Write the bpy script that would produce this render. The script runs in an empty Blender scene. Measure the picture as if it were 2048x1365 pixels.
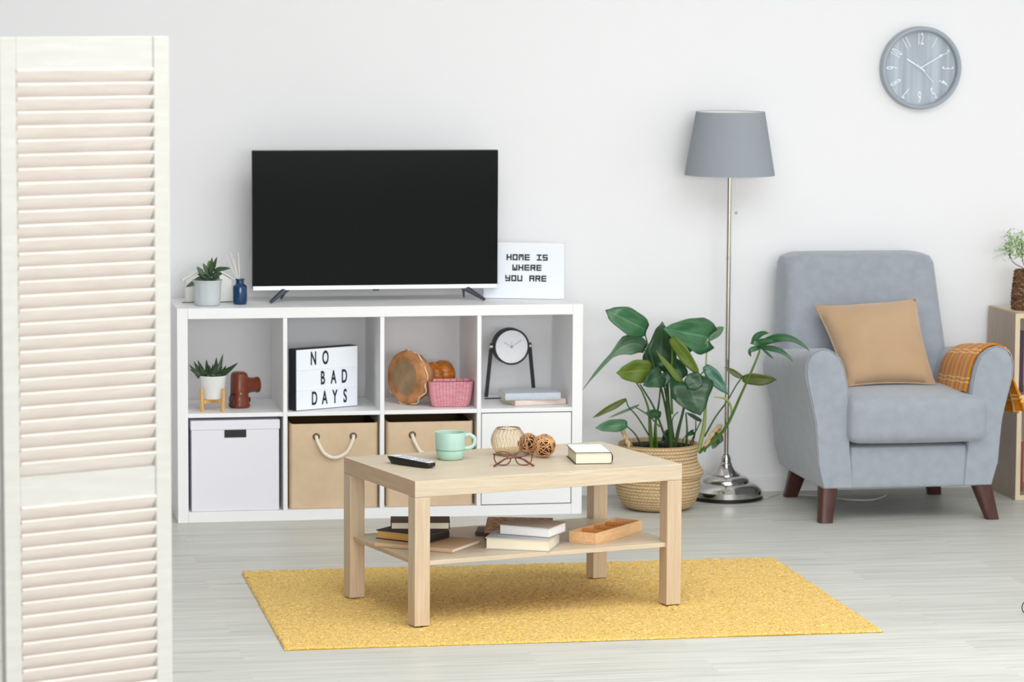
import bpy, bmesh, math, random
from mathutils import Vector, Matrix, Quaternion
import numpy as np
random.seed(7); RNG=np.random.default_rng(7)
sc=bpy.context.scene; COL=sc.collection
PI=math.pi
# ------------------------------------------------------------------ camera
W,H=2048,1365
CAM=Vector((-0.88328,-11.92883,1.89976)); FPX=6500.0
YAW,PIT,ROL=math.radians(10.3132),math.radians(6.1633),math.radians(0.3184)
_R=Vector((math.cos(YAW),-math.sin(YAW),0)); _F0=Vector((math.sin(YAW),math.cos(YAW),0)); _Z=Vector((0,0,1))
FWD=(_F0*math.cos(PIT)-_Z*math.sin(PIT)); _U=(_F0*math.sin(PIT)+_Z*math.cos(PIT))
RGT=_R*math.cos(ROL)+_U*math.sin(ROL); UP=-_R*math.sin(ROL)+_U*math.cos(ROL)
def ray(px,py): return FWD+RGT*((px-W/2)/FPX)-UP*((py-H/2)/FPX)
def at(px,py,y):                       # point of the photograph at room depth y
    d=ray(px,py); return CAM+d*((y-CAM.y)/d.y)
def on(px,py,z):                       # point of the photograph on the level z
    d=ray(px,py); return CAM+d*((z-CAM.z)/d.z)
cd=bpy.data.cameras.new('camera'); cam=bpy.data.objects.new('camera',cd); COL.objects.link(cam)
cd.sensor_width=36; cd.lens=FPX/W*36; cd.clip_end=100
cam.matrix_world=Matrix(((RGT.x,UP.x,-FWD.x,CAM.x),(RGT.y,UP.y,-FWD.y,CAM.y),(RGT.z,UP.z,-FWD.z,CAM.z),(0,0,0,1)))
cd.dof.use_dof=True; cd.dof.focus_distance=9.9; cd.dof.aperture_fstop=6.0
sc.camera=cam

# ------------------------------------------------------------------ materials
def s2l(c):
    return tuple(((v/255)/12.92 if v/255<=.04045 else ((v/255+.055)/1.055)**2.4) for v in c)
def new_mat(name):
    m=bpy.data.materials.new(name); m.use_nodes=True
    nt=m.node_tree; b=nt.nodes['Principled BSDF']; return m,nt,b
def N(nt,t,**kw):
    n=nt.nodes.new(t)
    for k,v in kw.items(): setattr(n,k,v)
    return n
def mat(name,rgb,rough=.5,metal=0,spec=.5,trans=0,ior=1.45,coat=0,sheen=0,sss=0,alpha=1,var=0,vscale=8,bump=0,bscale=200,bstretch=None,emit=None):
    m,nt,b=new_mat(name); c=s2l(rgb)+(1,)
    b.inputs['Base Color'].default_value=c; b.inputs['Roughness'].default_value=rough; b.inputs['Metallic'].default_value=metal
    b.inputs['Specular IOR Level'].default_value=spec; b.inputs['Transmission Weight'].default_value=trans; b.inputs['IOR'].default_value=ior
    b.inputs['Coat Weight'].default_value=coat; b.inputs['Sheen Weight'].default_value=sheen; b.inputs['Sheen Roughness'].default_value=.5
    tc=None
    if var or bump: tc=N(nt,'ShaderNodeTexCoord')
    if var:
        no=N(nt,'ShaderNodeTexNoise'); no.inputs['Scale'].default_value=vscale; no.inputs['Detail'].default_value=6
        nt.links.new(tc.outputs['Object'],no.inputs['Vector'])
        r=N(nt,'ShaderNodeMapRange'); r.inputs['From Min'].default_value=.3; r.inputs['From Max'].default_value=.7
        r.inputs['To Min'].default_value=1-var; r.inputs['To Max'].default_value=1+var
        nt.links.new(no.outputs['Fac'],r.inputs['Value'])
        mx=N(nt,'ShaderNodeVectorMath',operation='SCALE'); mx.inputs[0].default_value=c[:3]
        nt.links.new(r.outputs['Result'],mx.inputs['Scale']); nt.links.new(mx.outputs['Vector'],b.inputs['Base Color'])
    if bump:
        no=N(nt,'ShaderNodeTexNoise'); no.inputs['Scale'].default_value=bscale; no.inputs['Detail'].default_value=4
        if bstretch:
            mp=N(nt,'ShaderNodeMapping'); mp.inputs['Scale'].default_value=bstretch
            nt.links.new(tc.outputs['Object'],mp.inputs['Vector']); nt.links.new(mp.outputs['Vector'],no.inputs['Vector'])
        else: nt.links.new(tc.outputs['Object'],no.inputs['Vector'])
        bp=N(nt,'ShaderNodeBump'); bp.inputs['Strength'].default_value=bump; bp.inputs['Distance'].default_value=.002
        nt.links.new(no.outputs['Fac'],bp.inputs['Height']); nt.links.new(bp.outputs['Normal'],b.inputs['Normal'])
    return m
def ramp(nt,stops):
    r=N(nt,'ShaderNodeValToRGB'); e=r.color_ramp.elements
    while len(e)<len(stops): e.new(.5)
    for el,(p,c) in zip(e,stops): el.position=p; el.color=s2l(c)+(1,)
    return r
def wood(name,light,dark,stretch,scale=6,rough=.45,bump=.05):
    # streaks run along the axis whose stretch is small
    m,nt,b=new_mat(name); tc=N(nt,'ShaderNodeTexCoord'); mp=N(nt,'ShaderNodeMapping'); mp.inputs['Scale'].default_value=stretch
    nt.links.new(tc.outputs['Object'],mp.inputs['Vector'])
    n1=N(nt,'ShaderNodeTexNoise'); n1.inputs['Scale'].default_value=scale; n1.inputs['Detail'].default_value=8; n1.inputs['Roughness'].default_value=.62; n1.inputs['Distortion'].default_value=.25
    nt.links.new(mp.outputs['Vector'],n1.inputs['Vector'])
    r=ramp(nt,[(.28,dark),(.5,tuple((a+c)/2 for a,c in zip(light,dark))),(.66,light)])
    nt.links.new(n1.outputs['Fac'],r.inputs['Fac']); nt.links.new(r.outputs['Color'],b.inputs['Base Color'])
    b.inputs['Roughness'].default_value=rough; b.inputs['Specular IOR Level'].default_value=.35
    bp=N(nt,'ShaderNodeBump'); bp.inputs['Strength'].default_value=bump; bp.inputs['Distance'].default_value=.002
    nt.links.new(n1.outputs['Fac'],bp.inputs['Height']); nt.links.new(bp.outputs['Normal'],b.inputs['Normal'])
    return m
def floor_mat():
    m,nt,b=new_mat('whitewashed planks'); tc=N(nt,'ShaderNodeTexCoord')
    br=N(nt,'ShaderNodeTexBrick'); br.offset=.37; br.offset_frequency=2
    br.inputs['Scale'].default_value=1; br.inputs['Brick Width'].default_value=1.3; br.inputs['Row Height'].default_value=.19
    br.inputs['Mortar Size'].default_value=.0008; br.inputs['Mortar Smooth'].default_value=.2; br.inputs['Bias'].default_value=0
    br.inputs['Color1'].default_value=(0,0,0,1); br.inputs['Color2'].default_value=(1,1,1,1); br.inputs['Mortar'].default_value=(.5,.5,.5,1)
    nt.links.new(tc.outputs['Object'],br.inputs['Vector'])
    # grain shifts from plank to plank
    mp=N(nt,'ShaderNodeMapping'); mp.inputs['Scale'].default_value=(1.6,34,1)
    off=N(nt,'ShaderNodeVectorMath',operation='SCALE'); off.inputs['Scale'].default_value=7.3
    ad=N(nt,'ShaderNodeVectorMath',operation='ADD')
    nt.links.new(br.outputs['Color'],off.inputs[0]); nt.links.new(off.outputs[0],ad.inputs[0]); nt.links.new(tc.outputs['Object'],ad.inputs[1])
    nt.links.new(ad.outputs[0],mp.inputs['Vector'])
    n1=N(nt,'ShaderNodeTexNoise'); n1.inputs['Scale'].default_value=1.5; n1.inputs['Detail'].default_value=9; n1.inputs['Roughness'].default_value=.65; n1.inputs['Distortion'].default_value=.4
    nt.links.new(mp.outputs['Vector'],n1.inputs['Vector'])
    r=ramp(nt,[(.24,(140,139,132)),(.37,(182,182,174)),(.52,(198,198,190)),(.7,(208,207,200))])
    nt.links.new(n1.outputs['Fac'],r.inputs['Fac'])
    pv=N(nt,'ShaderNodeMapRange'); pv.inputs['To Min'].default_value=.95; pv.inputs['To Max'].default_value=1.03
    nt.links.new(br.outputs['Color'],pv.inputs['Value'])
    sc1=N(nt,'ShaderNodeVectorMath',operation='SCALE'); nt.links.new(r.outputs['Color'],sc1.inputs[0]); nt.links.new(pv.outputs['Result'],sc1.inputs['Scale'])
    mx=N(nt,'ShaderNodeMixRGB'); mx.inputs['Color2'].default_value=s2l((190,189,182))+(1,)
    nt.links.new(br.outputs['Fac'],mx.inputs['Fac']); nt.links.new(sc1.outputs[0],mx.inputs['Color1']); nt.links.new(mx.outputs['Color'],b.inputs['Base Color'])
    b.inputs['Roughness'].default_value=.42; b.inputs['Specular IOR Level'].default_value=.4
    bp=N(nt,'ShaderNodeBump'); bp.inputs['Strength'].default_value=.06; bp.inputs['Distance'].default_value=.002
    nt.links.new(n1.outputs['Fac'],bp.inputs['Height']); nt.links.new(bp.outputs['Normal'],b.inputs['Normal'])
    return m
def plaid_mat():
    m,nt,b=new_mat('orange plaid wool'); uv=N(nt,'ShaderNodeUVMap')
    sp=N(nt,'ShaderNodeSeparateXYZ'); nt.links.new(uv.outputs['UV'],sp.inputs[0])
    def lines(sock,period,poss,wd):
        fr=N(nt,'ShaderNodeMath',operation='MODULO'); fr.inputs[1].default_value=period; nt.links.new(sock,fr.inputs[0]); last=None
        for p in poss:
            d=N(nt,'ShaderNodeMath',operation='SUBTRACT'); d.inputs[1].default_value=p; nt.links.new(fr.outputs[0],d.inputs[0])
            a=N(nt,'ShaderNodeMath',operation='ABSOLUTE'); nt.links.new(d.outputs[0],a.inputs[0])
            l=N(nt,'ShaderNodeMath',operation='LESS_THAN'); l.inputs[1].default_value=wd; nt.links.new(a.outputs[0],l.inputs[0])
            if last is None: last=l.outputs[0]
            else:
                x=N(nt,'ShaderNodeMath',operation='MAXIMUM'); nt.links.new(last,x.inputs[0]); nt.links.new(l.outputs[0],x.inputs[1]); last=x.outputs[0]
        return last
    a=lines(sp.outputs['X'],.098,(.012,.028,.062),.0030); c=lines(sp.outputs['Y'],.115,(.035,.050),.0028)
    x=N(nt,'ShaderNodeMath',operation='ADD'); nt.links.new(a,x.inputs[0]); nt.links.new(c,x.inputs[1])
    f=N(nt,'ShaderNodeMath',operation='MULTIPLY'); f.inputs[1].default_value=.62; nt.links.new(x.outputs[0],f.inputs[0])
    no=N(nt,'ShaderNodeTexNoise'); no.inputs['Scale'].default_value=160; nt.links.new(uv.outputs['UV'],no.inputs['Vector'])
    r=ramp(nt,[(.3,(184,104,6)),(.7,(206,128,16))]); nt.links.new(no.outputs['Fac'],r.inputs['Fac'])
    mx=N(nt,'ShaderNodeMixRGB'); mx.inputs['Color2'].default_value=s2l((243,205,130))+(1,)
    nt.links.new(f.outputs[0],mx.inputs['Fac']); nt.links.new(r.outputs['Color'],mx.inputs['Color1']); nt.links.new(mx.outputs['Color'],b.inputs['Base Color'])
    b.inputs['Roughness'].default_value=.95; b.inputs['Sheen Weight'].default_value=.2; b.inputs['Specular IOR Level'].default_value=.1
    bp=N(nt,'ShaderNodeBump'); bp.inputs['Strength'].default_value=.3; bp.inputs['Distance'].default_value=.002
    nt.links.new(no.outputs['Fac'],bp.inputs['Height']); nt.links.new(bp.outputs['Normal'],b.inputs['Normal']); return m
def leaf_mat(name,c1,c2,rough=.32):
    m,nt,b=new_mat(name); uv=N(nt,'ShaderNodeUVMap'); sp=N(nt,'ShaderNodeSeparateXYZ'); nt.links.new(uv.outputs['UV'],sp.inputs[0])
    # pale midrib and side veins
    a=N(nt,'ShaderNodeMath',operation='ABSOLUTE'); nt.links.new(sp.outputs['Y'],a.inputs[0])
    l=N(nt,'ShaderNodeMapRange'); l.inputs['From Min'].default_value=.0; l.inputs['From Max'].default_value=.09; l.inputs['To Min'].default_value=1; l.inputs['To Max'].default_value=0
    nt.links.new(a.outputs[0],l.inputs['Value'])
    no=N(nt,'ShaderNodeTexNoise'); no.inputs['Scale'].default_value=3; nt.links.new(uv.outputs['UV'],no.inputs['Vector'])
    r=ramp(nt,[(.3,c1),(.7,c2)]); nt.links.new(no.outputs['Fac'],r.inputs['Fac'])
    m1=N(nt,'ShaderNodeMath',operation='MULTIPLY'); m1.inputs[1].default_value=.4; nt.links.new(l.outputs['Result'],m1.inputs[0])
    mx=N(nt,'ShaderNodeMixRGB'); mx.inputs['Color2'].default_value=s2l(tuple(min(255,v*1.25+30) for v in c2))+(1,)
    nt.links.new(m1.outputs[0],mx.inputs['Fac']); nt.links.new(r.outputs['Color'],mx.inputs['Color1']); nt.links.new(mx.outputs['Color'],b.inputs['Base Color'])
    b.inputs['Roughness'].default_value=rough; b.inputs['Specular IOR Level'].default_value=.5; return m
def weave_mat(name,c1,c2,su,sv,rough=.75,bump=.6,obj=False):
    m,nt,b=new_mat(name); uv=N(nt,'ShaderNodeTexCoord' if obj else 'ShaderNodeUVMap'); uvs=uv.outputs['Object' if obj else 'UV']; mp=N(nt,'ShaderNodeMapping'); mp.inputs['Scale'].default_value=(su,sv,1)
    nt.links.new(uvs,mp.inputs['Vector'])
    br=N(nt,'ShaderNodeTexBrick'); br.inputs['Scale'].default_value=1; br.inputs['Brick Width'].default_value=1; br.inputs['Row Height'].default_value=.5; br.inputs['Mortar Size'].default_value=.06
    br.inputs['Mortar Smooth'].default_value=.35
    br.inputs['Color1'].default_value=s2l(c1)+(1,); br.inputs['Color2'].default_value=s2l(c2)+(1,); br.inputs['Mortar'].default_value=s2l(tuple(v*.7 for v in c2))+(1,)
    nt.links.new(mp.outputs['Vector'],br.inputs['Vector'])
    no=N(nt,'ShaderNodeTexNoise'); no.inputs['Scale'].default_value=60; nt.links.new(uvs,no.inputs['Vector'])
    r=N(nt,'ShaderNodeMapRange'); r.inputs['To Min'].default_value=.75; r.inputs['To Max'].default_value=1.2; nt.links.new(no.outputs['Fac'],r.inputs['Value'])
    s=N(nt,'ShaderNodeVectorMath',operation='SCALE'); nt.links.new(br.outputs['Color'],s.inputs[0]); nt.links.new(r.outputs['Result'],s.inputs['Scale'])
    nt.links.new(s.outputs[0],b.inputs['Base Color']); b.inputs['Roughness'].default_value=rough; b.inputs['Specular IOR Level'].default_value=.2
    inv=N(nt,'ShaderNodeMath',operation='SUBTRACT'); inv.inputs[0].default_value=1; nt.links.new(br.outputs['Fac'],inv.inputs[1])
    bp=N(nt,'ShaderNodeBump'); bp.inputs['Strength'].default_value=bump; bp.inputs['Distance'].default_value=.003
    nt.links.new(inv.outputs[0],bp.inputs['Height']); nt.links.new(bp.outputs['Normal'],b.inputs['Normal']); return m
def stripes_mat(name,c1,c2,scale,rot=0,rough=.6):
    m,nt,b=new_mat(name); tc=N(nt,'ShaderNodeTexCoord'); mp=N(nt,'ShaderNodeMapping'); mp.inputs['Rotation'].default_value=(0,0,0) if not rot else rot
    nt.links.new(tc.outputs['Object'],mp.inputs['Vector']); w=N(nt,'ShaderNodeTexWave'); w.inputs['Scale'].default_value=scale
    nt.links.new(mp.outputs['Vector'],w.inputs['Vector']); r=ramp(nt,[(.35,c1),(.6,c2)]); nt.links.new(w.outputs['Fac'],r.inputs['Fac'])
    nt.links.new(r.outputs['Color'],b.inputs['Base Color']); b.inputs['Roughness'].default_value=rough; return m

M=dict(
 wall=mat('matt white paint',(236,236,238),.7,spec=.25,bump=.03,bscale=60),
 ceil=mat('white ceiling paint',(240,240,240),.8,spec=.2,bump=.02,bscale=40),
 base=mat('white trim paint',(232,232,233),.45,bump=.01,bscale=30),
 floor=floor_mat(),
 white=mat('white foil board',(240,240,241),.38,spec=.4,bump=.008,bscale=30),
 box_white=mat('white card',(232,230,238),.6,spec=.25,bump=.02,bscale=120),
 slot=mat('black plastic',(14,14,15),.4,bump=.01),
 canvas=mat('beige canvas',(212,188,158),.9,spec=.1,var=.05,vscale=20,bump=.25,bscale=500,bstretch=(.5,.5,2)),
 canvas_in=mat('shade-brown canvas',(96,78,52),.9,spec=.1,bump=.1),  # bin inside: brown stands in for the shade in there
 rope=mat('cream cotton rope',(238,230,214),.85,spec=.1,bump=.4,bscale=260),
 eyelet=mat('aged brass eyelet',(112,96,70),.4,metal=.8,bump=.02),
 birch_x=wood('pale birch long grain',(210,196,174),(191,174,149),(1.2,22,22),5),
 birch_y=wood('pale birch cross grain',(200,172,142),(180,150,121),(22,1.2,22),5),
 birch_z=wood('pale birch upright grain',(207,187,161),(188,166,139),(22,22,1.0),5),
 screenw=wood('white stained pine',(204,203,197),(197,194,187),(2,2,14),4,rough=.6),
 slatw=wood('white stained pine slats',(231,223,216),(220,210,203),(2,14,14),5,rough=.6),
 pine=wood('warm pine',(236,196,150),(218,168,116),(3,24,24),5),
 pine_dk=wood('orange pine',(224,160,96),(196,128,66),(3,24,24),5),
 bamboo=wood('honey bamboo',(226,184,128),(206,158,98),(20,20,3),5),
 oak=wood('grey oak foil',(186,170,152),(164,146,128),(18,18,1.2),5),
 oak_edge=wood('pale oak edging',(224,208,182),(206,188,158),(18,18,1.2),5),
 rug=None,
 rug_edge=mat('mustard rug binding',(196,150,60),.95,spec=.05,var=.12,vscale=120,bump=.4,bscale=400),
 chair=mat('blue grey velvet upholstery',(153,159,168),.9,spec=.15,sheen=.35,var=.06,vscale=26,bump=.15,bscale=350),
 chair_leg=wood('dark walnut',(88,52,46),(62,34,30),(20,20,2),5,rough=.35),
 pillow=mat('tan velvet',(184,153,120),.85,spec=.15,sheen=.5,var=.05,vscale=10,bump=.15,bscale=300),
 plaid=plaid_mat(),
 shade=mat('grey linen shade',(152,158,165),.9,spec=.1,bump=.15,bscale=500),
 shade_in=mat('white shade lining',(236,236,236),.9,spec=.1,bump=.02),
 nickel=mat('brushed nickel',(196,190,178),.22,metal=1,bump=.01,bscale=300),
 chrome=mat('polished chrome',(200,198,194),.07,metal=1,bump=.004,bscale=20),
 cord=mat('clear grey cord',(206,203,186),.5,bump=.01),
 tvs=mat('black glass screen',(9,10,11),.14,spec=.1,bump=.002,bscale=5),
 tvb=mat('black plastic housing',(22,22,24),.45,bump=.02),
 silver=mat('silver painted trim',(206,206,212),.32,metal=.55,bump=.01),
 grey_metal=mat('dark grey metal',(86,92,100),.35,metal=.6,bump=.01),
 black=mat('matt black metal',(34,36,40),.5,spec=.4,bump=.02),
 ink=mat('black print',(28,30,36),.6,bump=.01),
 lbox=mat('white acrylic light panel',(238,243,250),.35,spec=.4,bump=.005),
 pot_grey=mat('pale blue grey glazed ceramic',(196,203,206),.35,spec=.5,var=.03,vscale=14,bump=.02),
 pot_white=mat('white ceramic',(240,240,240),.3,spec=.5,bump=.01),
 soil=mat('dark potting soil',(40,32,26),.95,spec=.1,var=.4,vscale=120,bump=.9,bscale=150),
 aloe=leaf_mat('dark green succulent',(30,52,34),(52,78,46),.4),
 succ=leaf_mat('grey green succulent leaf',(42,62,46),(72,98,66),.4),
 succ_tip=leaf_mat('yellow green succulent leaf',(96,124,40),(130,150,60),.4),
 house=mat('white glazed ornament',(238,238,232),.5,spec=.3,bump=.02),
 blue=mat('deep blue glass',(32,84,136),.12,spec=.6,trans=.55,ior=1.45,bump=.003),
 reed=mat('pale reed',(232,228,216),.8,bump=.2),
 leather=mat('chestnut leather',(116,52,30),.38,spec=.5,coat=.15,var=.15,vscale=30,bump=.12,bscale=220),
 leather_dk=mat('dark leather trim',(64,34,26),.45,var=.1,bump=.12),
 hide=mat('raw hide',(184,132,90),.75,spec=.2,var=.4,vscale=22,bump=.3,bscale=60),
 hide_c=mat('worn grey brown hide',(150,128,98),.75,spec=.2,var=.18,vscale=24,bump=.2,bscale=60),
 lacquer=wood('orange lacquered wood',(206,128,46),(150,80,22),(6,6,20),6,rough=.25),
 cream=mat('cream raw edge',(226,206,176),.9,bump=.4,bscale=200),
 pink=weave_mat('pink woven straw',(248,188,196),(234,146,160),130,30,.7,.6),
 dial=mat('white dial',(240,242,248),.45,spec=.4,bump=.002),
 dial_hand=mat('pale grey hands',(205,208,214),.4,bump=.002),
 book_blue=stripes_mat('blue grey striped cover',(226,230,238),(150,162,178),85,(0,0,.6)),
 paper=mat('cream page block',(236,226,202),.9,spec=.1,bump=.5,bscale=700,bstretch=(.05,.05,1)),
 paper_w=mat('white page block',(238,238,236),.9,spec=.1,bump=.5,bscale=700,bstretch=(.05,.05,1)),
 paper_o=mat('aged ochre page block',(206,160,96),.9,spec=.1,bump=.5,bscale=700,bstretch=(.05,.05,1)),
 cov_black=mat('black book cloth',(38,32,32),.6,bump=.1,bscale=400),
 cov_brown=mat('dark brown book cloth',(92,66,56),.6,bump=.1,bscale=400),
 cov_kraft=mat('kraft brown cover',(200,168,134),.7,var=.04,bump=.1,bscale=300),
 cov_grey=mat('blue grey book cloth',(176,182,190),.6,bump=.1,bscale=400),
 cov_taupe=mat('taupe book cover',(158,142,132),.6,var=.04,bump=.1,bscale=300),
 cov_white=mat('white book cover',(232,234,234),.5,bump=.02),
 cov_green=mat('dark green book board',(54,72,62),.55,bump=.05),
 cov_pinkish=mat('cream and rose cover',(226,208,198),.6,var=.06,vscale=30,bump=.05),
 woven_brown=weave_mat('brown woven cover',(232,190,160),(176,136,110),75,45,.6,.8,obj=True),
 mint=mat('mint glazed stoneware',(172,205,191),.38,spec=.5,var=.015,bump=.01,bscale=60),
 mint_dk=mat('darker mint groove',(112,172,150),.5,bump=.02),
 amber=mat('ribbed champagne glass',(255,247,232),.04,spec=.5,trans=1,ior=1.12,bump=.01),
 wax=mat('cream wax',(240,232,210),.5,bump=.02),
 copperline=mat('rose gold wire',(206,176,150),.3,metal=.9,bump=.01),
 rattan_in=mat('shadowed rattan core',(92,58,34),.6,bump=.05),  # core coloured dark to paint the shade between the outer strands
 rattan=mat('varnished rattan',(204,152,102),.4,spec=.5,coat=.2,var=.2,vscale=40,bump=.1),
 tort=mat('tortoiseshell acetate',(104,56,38),.2,spec=.6,coat=.3,var=.65,vscale=60,bump=.005),
 lens=mat('clear lens',(255,255,255),.0,trans=1,ior=1.02,spec=.3,bump=.0005),
 remote_b=mat('black remote plastic',(26,24,24),.35,bump=.01),
 remote_s=mat('silver remote face',(226,226,234),.4,metal=.1,bump=.01),
 button=mat('dark rubber buttons',(22,22,32),.8,spec=.2,bump=.02),
 seagrass=None,
 leafA=leaf_mat('mid green monstera leaf',(42,88,52),(64,114,72)),
 leafB=leaf_mat('dark green monstera leaf',(24,58,32),(38,80,44)),
 leafC=leaf_mat('yellow green leaf underside',(76,100,22),(98,118,34),.45),
 leafD=leaf_mat('grey green leaf',(62,96,66),(96,126,98),.4),
 leafE=leaf_mat('olive leaf underside',(62,76,22),(92,102,34),.45),
 leafF=leaf_mat('bluish green leaf',(46,96,76),(64,116,92)),
 stem=mat('green stem',(84,116,44),.45,spec=.4,var=.12,vscale=20,bump=.03),
 stem_d=mat('dark green stem',(58,88,40),.45,spec=.4,var=.15,vscale=20,bump=.03),
 pale_stem=mat('pale green stem',(150,166,96),.5,spec=.3,var=.12,vscale=20,bump=.03),
 pot_in=mat('dark grey nursery pot',(62,70,70),.6,bump=.02),
 wick=weave_mat('dark wicker',(156,116,86),(84,56,40),16,13,.6,1),
 gyps=mat('pale green foliage',(150,178,120),.7,var=.2,vscale=30,bump=.02),
 gyps_w=mat('small white blossom',(220,228,220),.8,bump=.02),
 twig=mat('dark twig',(70,50,44),.7,bump=.1),
 clock_rim=mat('grey plastic rim',(160,168,178),.4,spec=.4,bump=.01),
 clock_face=None,
 numeral=mat('white raised numerals',(238,242,246),.5,bump=.002),
 hand=mat('white clock hands',(234,240,246),.4,bump=.002),
 plum=mat('plum book cloth',(70,44,66),.6,bump=.1),
 brick=mat('brick red book cloth',(132,66,54),.6,bump=.1),
 hinge=mat('brass hinge',(196,170,110),.35,metal=.9,bump=.01),
 glassw=mat('window frame paint',(238,238,238),.4,bump=.01),
)
def face_mat():
    m,nt,b=new_mat('blue grey wood grain dial'); tc=N(nt,'ShaderNodeTexCoord'); mp=N(nt,'ShaderNodeMapping'); mp.inputs['Scale'].default_value=(26,1,1.2)
    nt.links.new(tc.outputs['Object'],mp.inputs['Vector']); n1=N(nt,'ShaderNodeTexNoise'); n1.inputs['Scale'].default_value=1; n1.inputs['Detail'].default_value=3
    nt.links.new(mp.outputs['Vector'],n1.inputs['Vector']); r=ramp(nt,[(.32,(148,158,168)),(.62,(184,194,205))]); nt.links.new(n1.outputs['Fac'],r.inputs['Fac'])
    nt.links.new(r.outputs['Color'],b.inputs['Base Color']); b.inputs['Roughness'].default_value=.45; return m
M['clock_face']=face_mat()
def rug_mat():
    m,nt,b=new_mat('mustard wool pile'); tc=N(nt,'ShaderNodeTexCoord')
    n1=N(nt,'ShaderNodeTexNoise'); n1.inputs['Scale'].default_value=170; n1.inputs['Detail'].default_value=3; nt.links.new(tc.outputs['Object'],n1.inputs['Vector'])
    r=ramp(nt,[(.3,(190,148,70)),(.5,(216,180,98)),(.68,(230,202,132))]); nt.links.new(n1.outputs['Fac'],r.inputs['Fac'])
    nt.links.new(r.outputs['Color'],b.inputs['Base Color']); b.inputs['Roughness'].default_value=.95; b.inputs['Specular IOR Level'].default_value=.05; b.inputs['Sheen Weight'].default_value=.15
    return m
M['rug']=rug_mat()
def seagrass_mat():
    m,nt,b=new_mat('woven seagrass'); at_=N(nt,'ShaderNodeAttribute',attribute_name='tone')
    r=ramp(nt,[(0,(98,76,46)),(.4,(178,148,106)),(.75,(212,186,148)),(1,(230,210,178))]); nt.links.new(at_.outputs['Fac'],r.inputs['Fac'])
    nt.links.new(r.outputs['Color'],b.inputs['Base Color']); b.inputs['Roughness'].default_value=.75; b.inputs['Specular IOR Level'].default_value=.2; return m
M['seagrass']=seagrass_mat()

# ------------------------------------------------------------------ mesh helpers
class MB:
    def __init__(s): s.bm=bmesh.new()
    def box(s,x0,y0,z0,x1,y1,z1,mx=None):
        v=[s.bm.verts.new((x,y,z)) for z in (z0,z1) for y in (y0,y1) for x in (x0,x1)]
        if mx is not None:
            for q in v: q.co=mx@q.co
        for f in ((0,2,3,1),(4,5,7,6),(0,1,5,4),(2,6,7,3),(0,4,6,2),(1,3,7,5)): s.bm.faces.new([v[i] for i in f])
        return s
    def prism(s,poly,a0,a1,axis='y',mx=None):
        def P(p,a):
            q={'y':Vector((p[0],a,p[1])),'x':Vector((a,p[0],p[1])),'z':Vector((p[0],p[1],a))}[axis]
            return mx@q if mx is not None else q
        A=[s.bm.verts.new(P(p,a0)) for p in poly]; B=[s.bm.verts.new(P(p,a1)) for p in poly]; n=len(poly)
        for i in range(n):
            j=(i+1)%n; s.bm.faces.new((A[i],A[j],B[j],B[i]))
        s.bm.faces.new(A[::-1]); s.bm.faces.new(B); return s
    def rings(s,rings,close_u=True,cap0=True,cap1=True):
        V=[[s.bm.verts.new(p) for p in r] for r in rings]
        for a,b in zip(V[:-1],V[1:]):
            n=len(a)
            for i in range(n if close_u else n-1):
                j=(i+1)%n
                try: s.bm.faces.new((a[i],a[j],b[j],b[i]))
                except ValueError: pass
        if cap0 and close_u: s.bm.faces.new(V[0][::-1])
        if cap1 and close_u: s.bm.faces.new(V[-1])
        return V
    def lathe(s,prof,c=(0,0,0),seg=48,cap0=False,cap1=False,axis=None,fr=None):
        c=Vector(c); q=Quaternion() if axis is None else Vector((0,0,1)).rotation_difference(Vector(axis))
        R=[]
        for r,z in prof:
            ring=[]
            for k in range(seg):
                t=2*PI*k/seg; rr=r*(fr(t,z) if fr else 1); ring.append(c+q@Vector((max(rr,1e-5)*math.cos(t),max(rr,1e-5)*math.sin(t),z)))
            R.append(ring)
        s.rings(R,True,cap0,cap1); return s
    def cyl(s,p0,p1,r0,r1=None,seg=24):
        p0=Vector(p0); p1=Vector(p1); r1=r0 if r1 is None else r1
        return s.tube([p0,p1],[r0,r1],seg)
    def tube(s,pts,r,seg=10,closed=False,flat=None):
        pts=[Vector(p) for p in pts]; n=len(pts); rs=r if isinstance(r,(list,tuple)) else [r]*n
        tang=[]
        for i in range(n):
            if closed: t=pts[(i+1)%n]-pts[i-1]
            else: t=pts[min(i+1,n-1)]-pts[max(i-1,0)]
            tang.append(t.normalized())
        ref=Vector((0,0,1)) if abs(tang[0].z)<.9 else Vector((1,0,0))
        nrm=(ref-tang[0]*ref.dot(tang[0])).normalized(); R=[]
        for i in range(n):
            nrm=(nrm-tang[i]*nrm.dot(tang[i])).normalized(); bi=tang[i].cross(nrm)
            fx,fy=(1,1) if flat is None else flat
            R.append([pts[i]+(nrm*math.cos(2*PI*k/seg)*fx+bi*math.sin(2*PI*k/seg)*fy)*rs[i] for k in range(seg)])
        if closed: R.append(R[0]); V=s.rings(R,True,False,False); bmesh.ops.remove_doubles(s.bm,verts=s.bm.verts,dist=1e-6)
        else: s.rings(R,True,True,True)
        return s
    def ball(s,c,r,u=20,v=12,sq=(1,1,1)):
        mx=Matrix.Translation(Vector(c))@Matrix.Diagonal((r*sq[0],r*sq[1],r*sq[2],1))
        bmesh.ops.create_uvsphere(s.bm,u_segments=u,v_segments=v,radius=1,matrix=mx); return s
    def build(s,name,m,parent=None,smooth=None,bevel=0,bseg=2,loc=None,sub=0,solid=0,kind=None):
        bmesh.ops.recalc_face_normals(s.bm,faces=s.bm.faces)
        me=bpy.data.meshes.new(name); s.bm.to_mesh(me); s.bm.free()
        return link(name,me,m,parent,smooth,bevel,bseg,loc,sub,solid)
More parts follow.
